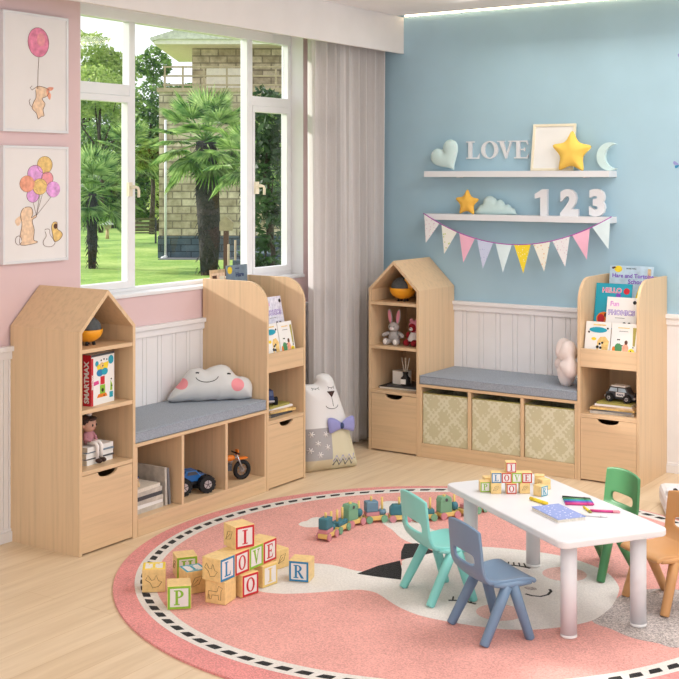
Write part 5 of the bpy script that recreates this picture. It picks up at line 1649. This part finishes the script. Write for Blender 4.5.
mb = MB()
vs = []; fs = []
nn, mm = 28, 14
for j in range(mm + 1):
    v = j / mm
    for i in range(nn):
        a = 2 * PI * i / nn
        rr = (.125 * (1 - v ** 1.6) + .004) * (1 + .07 * math.sin(5 * a + 3 * v) + .04 * math.sin(11 * a))
        vs.append((rr * math.cos(a) + .02 * v, rr * .75 * math.sin(a), .2 * v))
for j in range(mm):
    for i in range(nn): fs.append((j * nn + i, j * nn + (i + 1) % nn, (j + 1) * nn + (i + 1) % nn, (j + 1) * nn + i))
fs.append(tuple(range(nn))[::-1]); fs.append(tuple(mm * nn + i for i in range(nn)))
mb._add(vs, fs, 'plushwhite', True).build('plush_body', bk)

# ------------------------------------------------------------------ garden
gl = MB().box(-120, -0.3, -60, 130, -1.7, -1.6, 'lawn').build('lawn'); gl['kind'] = 'structure'; gl.name = 'ground'
def leaves(mb, c, r, n, s_, m, seed):
    q = random.Random(seed)
    for _ in range(n):
        while True:
            d = Vector((q.uniform(-1, 1), q.uniform(-1, 1), q.uniform(-1, 1)))
            if 0.25 < d.length < 1: break
        if q.random() < .6: d = d.normalized() * q.uniform(.8, 1.05)
        lump = 1 + .16 * math.sin(5 * d.x + seed) * math.cos(4 * d.z + seed * 2)
        p = Vector((c[0] + d.x * r[0] * lump, c[1] + d.y * r[1] * lump, c[2] + d.z * r[2] * lump))
        a = Vector((q.gauss(0, 1), q.gauss(0, 1), q.gauss(0, .7))).normalized()
        b = a.orthogonal().normalized(); b = Matrix.Rotation(q.uniform(0, 6.28), 3, a) @ b
        k = s_ * q.uniform(.6, 1.4)
        mb._add([p - a * k, p + b * k * .4, p + a * k, p - b * k * .4], [(0, 1, 2, 3)], m)
def tree(name, label, cat, lat, dep, trunk_h, crowns, m, group, n=1500, s_=.28, tw=.16):
    t = thing(name, label, cat, garden(lat, dep), TH, group)
    q = random.Random(int(abs(lat * 37 + dep)))
    tk = MB().tube([(0, 0, 0), (.1, 0, trunk_h * .4), (-.1, 0, trunk_h * .75), (0, 0, trunk_h)], [tw * 1.3, tw, tw * .8, tw * .5], 'bark', 8)
    for c, r in crowns:
        tk.tube([(0, 0, trunk_h * .6), (c[0] * .6, c[1] * .6, (trunk_h * .6 + c[2]) / 2), tuple(c)], [tw * .6, tw * .4, tw * .15], 'bark', 6)
    tk.build('trunk', t)
    mb = MB()
    for i, (c, r) in enumerate(crowns): leaves(mb, c, r, int(n * (r[0] / 2.0) ** 1.3) + 150, s_, m, i + int(abs(lat) * 3))
    mb.build('foliage', t)
    return t
GT = 'trees beyond the lawn'
tree('leafy_tree', 'light green spreading tree at the upper left of the window', 'tree', -13.6, 70, 7.6, [((-.4, 0, 8.3), (1.6, 1.4, 1.3)), ((.9, 0, 7.6), (1.3, 1.2, 1.1)), ((-1.6, 0, 7.2), (1.2, 1, .9)), ((1.6, 0, 6.3), (1.0, 1, .7))], 'leaf_light', GT, 1100, .16, .12)
tree('leafy_tree', 'mid green tree in the middle pane beside the house corner', 'tree', -10.4, 68, 6.6, [((.3, 0, 7.4), (1.2, 1.0, 1.2)), ((-.3, 0, 5.8), (1.5, 1, 1.3)), ((.1, 0, 9.4), (1.0, .6, .9)), ((1.9, 0, 7.6), (1.3, .8, .7)), ((0.2, 0, 4.4), (1.6, 1, 1.3)), ((2.4, 0, 6.6), (.7, .6, .4))], 'leaf_mid', GT, 1300, .17, .12)
tree('bushy_tree', 'bushy green tree low behind the left palm', 'tree', -14.0, 76, 4.0, [((0, 0, 4.6), (2.8, 1.6, 1.8)), ((-1.5, 0, 3), (2.2, 1.5, 2.0)), ((1.6, 0, 2.6), (2.2, 1.5, 2.2))], 'leaf_mid', GT, 1500, .22)
tree('bushy_tree', 'bright yellow-green bush left of the house wall', 'tree', -10.6, 72, 2.4, [((0.8, 0, 3.3), (1.2, 1.0, 1.5)), ((.7, 0, 1.8), (1.2, 1, 1.3))], 'leaf_light', GT, 1500, .18)
tree('bushy_tree', 'dark green tree behind the garden bench', 'tree', -12.2, 80, 3.4, [((0, 0, 4.8), (2.0, 1.2, 1.8)), ((.6, 0, 2.6), (2.8, 1.2, 2.0)), ((-3.5, 0, 2.2), (2.6, 1.2, 1.9))], 'leaf_dark', GT, 1500, .2)
tree('leafy_tree', 'tall pale green tree filling the top of the left pane', 'tree', -16.2, 78, 10.5, [((0, 0, 10.6), (2.2, 1.5, 1.9)), ((1.9, 0, 9.8), (1.6, 1.3, 1.3)), ((.8, 0, 8.4), (2.2, 1.3, 1.4))], 'leaf_light', GT, 2300, .17, .12)
tree('bushy_tree', 'full green tree behind the left window pane, below the pale crown', 'tree', -17.6, 87, 5.5, [((.5, 0, 6.2), (3.0, 1.5, 2.0)), ((3.4, 0, 4.6), (2.4, 1.5, 2.2))], 'leaf_mid', GT, 1700, .2)
hg = thing('hedge', 'long dark hedge closing the far end of the lawn', 'hedge', garden(-14.8, 92), TH)
mb = MB(); mb.box(-6, 6, -.5, .5, 0, 2.2, 'leaf_dark')
for i in range(9): leaves(mb, (-6 + i * 1.5, -.3, 1.2), (1.2, .8, 1.4), 260, .2, 'leaf_dark', i + 50)
mb.build('foliage', hg)
def palm(label, lat, dep, h, tr_, fr, n, seed, lean_=0.0, m='leaf_palm'):
    t = thing('fan_palm', label, 'palm tree', garden(lat, dep), TH, 'fan palms on the lawn')
    q = random.Random(seed)
    mb = MB().tube([(0, 0, 0), (.02, 0, h * .3), (lean_ * .5, 0, h * .6), (lean_, 0, h)], [tr_ * .75, tr_, tr_ * 1.05, tr_ * .9], 'shag', 14)
    for i in range(150):
        z = q.uniform(.1, h); a = q.uniform(0, 6.28); rr = tr_
        p = Vector((lean_ * z / h + rr * math.cos(a), rr * math.sin(a), z)); d = Vector((math.cos(a) * .12, math.sin(a) * .12, -.2)); s2 = Vector((-math.sin(a), math.cos(a), 0)) * .04
        mb._add([p - s2, p + s2, p + d], [(0, 1, 2)], 'shag')
    mb.build('trunk', t)
    for k in range(n):
        az = k * 2.399 + q.uniform(-.2, .2); el = R(80 - 130 * (k / n) + q.uniform(-8, 8))
        d = Vector((math.cos(az) * math.cos(el), math.sin(az) * math.cos(el), math.sin(el)))
        b0 = Vector((lean_, 0, h)); st_ = b0 + d * fr * .55
        f = MB().tube([b0, b0 + d * fr * .25, st_], [.03, .02, .015], m, 5)
        side_ = d.cross(Vector((0, 0, 1)));
        side_ = side_.normalized() if side_.length > .1 else Vector((1, 0, 0))
        up = side_.cross(d).normalized()
        for j in range(21):
            a = R(-95 + 190 * j / 20)
            bd = (d * math.cos(a) + side_ * math.sin(a)).normalized()
            L = fr * (.50 - .08 * abs(math.sin(a)))
            drop = Vector((0, 0, -1)) * L * (.05 + .30 * (k / n) ** 2)
            mid = st_ + bd * L * .55 + up * .02
            tip = st_ + bd * L + drop
            w = side_ * math.cos(a) * .032 - d * math.sin(a) * .032
            f._add([st_, mid - w, tip, mid + w], [(0, 1, 2), (0, 2, 3)], m if q.random() < .6 else 'leaf_mid')
        f.build('frond', t)
palm('fan palm with slim dark trunk in the left window pane', -8.6, 42.7, 2.6, .17, 1.85, 30, 3)
palm('large fan palm with shaggy dark trunk in front of the stone house', -4.25, 40, 4.35, .37, 1.95, 32, 5, -.1)
palm('fan palm between the trees and the house corner', -9.55, 56, 4.3, .16, 1.7, 22, 9)
palm('fan palm with dark trunk beside the house, half hidden by the window mullion', -2.88, 37.5, 3.6, .14, 1.4, 18, 12)

# garden bench
gb = thing('garden_bench', 'slatted pale green garden bench on the lawn by the house', 'bench', garden(-9.5, 59), TH + .15); gb.scale = (1.15, 1.15, 1.25)
MB().box(-.62, .62, 0.15, .2, .45, .52, 'bench_slat').box(-.62, .62, 0.15, .2, .56, .66, 'bench_slat').box(-.62, .62, 0.15, .2, .70, .82, 'bench_slat').box(-.62, .62, 0.15, .2, .86, .96, 'bench_slat').build('backrest', gb)
MB().box(-.62, .62, -.35, -.2, .38, .42, 'bench_slat').box(-.62, .62, -.18, -.02, .38, .42, 'bench_slat').box(-.62, .62, 0, .14, .38, .42, 'bench_slat').build('seat', gb)
for x in (-.58, .54):
    for y in (-.33, .14): MB().box(x, x + .08, y, y + .05, 0, .38 if y < 0 else .96, 'dgrey').build('leg', gb)
    MB().box(x, x + .05, -.33, .14, .60, .64, 'dgrey').build('armrest', gb)
lt = thing('stone_lantern', 'small white-topped garden lantern on the lawn', 'lantern', garden(-11.9, 63), TH)
MB().cyl((0, 0, 0), (0, 0, .5), .10, .07, 'tan', 10).build('post', lt)
MB().box(-.16, .16, -.16, .16, .5, .72, 'rail').build('lamp_house', lt)
MB().lathe([(0.0, .36), (.05, .28), (.16, .16), (.38, 0), (0, 0)], 'white', (0, 0, .72), 12).build('cap', lt)

# house
D0 = 48.2; k_ = D0 / 1229
def hx(px_): return (px_ - 200) * k_
def hz(py_): return (258 - py_) * k_
hs = thing('stone_house', 'two-storey sandstone house with balcony and tiled eave beyond the window', 'house', garden((200 - 339.5) * k_, D0), TH)
MB().box(hx(159), hx(330), 0, 8, hz(237), hz(92), 'stone').build('lower_wall', hs)
MB().box(hx(158), hx(330), -.06, 8, 0, hz(236), 'slate').build('plinth', hs)
MB().box(hx(186), hx(330), 2.0, 8, hz(92), hz(38), 'stone').build('upper_wall', hs)
MB().box(hx(201), hx(240), 1.94, 2.0, hz(90), hz(64), 'eave').build('balcony_door', hs)
MB().box(hx(157), hx(330), -.1, 2.0, hz(92), hz(88), 'rail').build('balcony_floor', hs)
for x in (164, 182, 203, 226, 250, 275): MB().box(hx(x), hx(x) + .07, -.05, .03, hz(88), hz(66), 'rail').build('railing_post', hs)
for y in (67, 76, 85): MB().box(hx(163), hx(300), -.06, .04, hz(y + .8), hz(y - .8), 'rail').build('handrail', hs)
MB().box(hx(152), hx(330), .4, 8, hz(43), hz(38), 'eave').build('eave', hs)
rf = MB().prism([(hx(151), hz(38)), (hx(330), hz(38)), (hx(330), hz(24)), (hx(176), hz(30))], .3, 8.2, 'roof')
for i in range(8): rf.cyl((hx(151 + i * 3.2), .28, hz(38 - i * 1.0)), (hx(151 + i * 3.2), 8, hz(38 - i * 1.0)), .09, .09, 'roof', 8)
for i in range(26): rf.cyl((hx(176 + i * 6), .28, hz(30 - i * .2)), (hx(176 + i * 6), 8, hz(30 - i * .2)), .09, .09, 'roof', 8)
rf.build('tiled_roof', hs)
MB().cyl((hx(166), -.12, .02), (hx(166), -.12, hz(120)), .05, .05, 'downpipe', 12).tube([(hx(166), -.12, .05), (hx(166), -.3, .02), (hx(164), -.45, .0)], .085, 'downpipe', 10).build('downpipe', hs)
MB().box(hx(162), hx(330), -1.1, -.07, 0, .03, 'grey').build('paved_strip', hs)
# garden steps
sp_ = thing('garden_steps', 'grey stone steps rising at the right of the lawn', 'steps', garden(-2.4, 30.5, -1.6), TH)
for i in range(7): MB().box(-.35 - .02 * i, 1.6, .45 * i, 4.0, .16 * i, .16 * (i + 1), 'slate').build('step', sp_)
for i in range(2): MB().tube([(-.38, .3 + i * 2, .3), (-.38, .3 + i * 2, 1.5)], .03, 'rail', 6).build('rail_post', sp_)
wp = thing('wooden_post', 'weathered wooden post in front of the house wall', 'post', garden(-3.55, 38.5, -1.6), TH)
MB().box(-.08, .08, -.08, .08, 0, 1.5, 'brown').build('post', wp)
MB().prism([(-.2, 1.5), (.2, 1.5), (.24, 1.75), (0, 1.95), (-.2, 1.78)], -.12, .12, 'rail').build('post_cap', wp)
tree('shrub', 'dark glossy shrub climbing outside the right-hand window pane', 'shrub', -1.50, 26, 4.0, [((0, 0, 4.3), (.5, .5, .8)), ((.1, 0, 3.2), (.55, .5, 1.0)), ((.0, 0, 1.6), (.5, .5, 1.2)), ((-.1, 0, .7), (.4, .5, .8))], 'leaf_dark', None, 2600, .11, .05)
tree('leafy_tree', 'green tree near the upper right of the window outside', 'tree', -2.37, 42, 5.6, [((0, 0, 5.4), (.7, .5, .6)), ((.2, 0, 4.3), (.7, .5, .8)), ((.1, 0, 3.2), (.6, .5, .8))], 'leaf_mid', GT, 1800, .13, .06)

# ------------------------------------------------------------------ light
w = bpy.data.worlds.new('sky'); sc.world = w; w.use_nodes = True
bg = w.node_tree.nodes['Background']
bg.inputs['Color'].default_value = (0.93, 0.96, 1.0, 1); bg.inputs['Strength'].default_value = 1.55
sn = bpy.data.lights.new('sun', 'SUN'); sn.energy = 5.5; sn.angle = R(2.0); sn.color = (1.0, 0.96, 0.90)
so = bpy.data.objects.new('sun', sn); COL.objects.link(so)
so.rotation_euler = Vector((1, .25, -.40)).to_track_quat('-Z', 'Y').to_euler()
def area(name, loc, rot, sx, sy, e, col=(1, 1, 1)):
    l = bpy.data.lights.new(name, 'AREA'); l.shape = 'RECTANGLE'; l.size = sx; l.size_y = sy; l.energy = e; l.color = col
    o = bpy.data.objects.new(name, l); COL.objects.link(o); o.location = loc; o.rotation_euler = rot
    return o
area('overhead_fill', (3.0, -1.7, 2.55), (0, 0, 0), 1.6, 1.2, 44, (.98, .99, 1))  # added fill from above to brighten the blue wall side, no fixture
area('blue_wall_fill', (2.2, -.34, 2.55), (R(-26), 0, 0), 2.6, .12, 11, (1, .97, .90))  # extra unseen light that lifts the upper blue wall beside the cove strip
pl = bpy.data.lights.new('room_fill', 'POINT'); pl.energy = 48; pl.shadow_soft_size = .3; pl.color = (.98, .98, 1)  # added point fill for ceiling and walls, nothing hangs here
po = bpy.data.objects.new('room_fill', pl); COL.objects.link(po); po.location = (4.2, -4.4, 2.0)

sc.view_settings.view_transform = 'Standard'
sc.view_settings.look = 'None'
sc.view_settings.exposure = -0.12
sc.view_settings.gamma = 1.0
sc.view_settings.use_curve_mapping = False
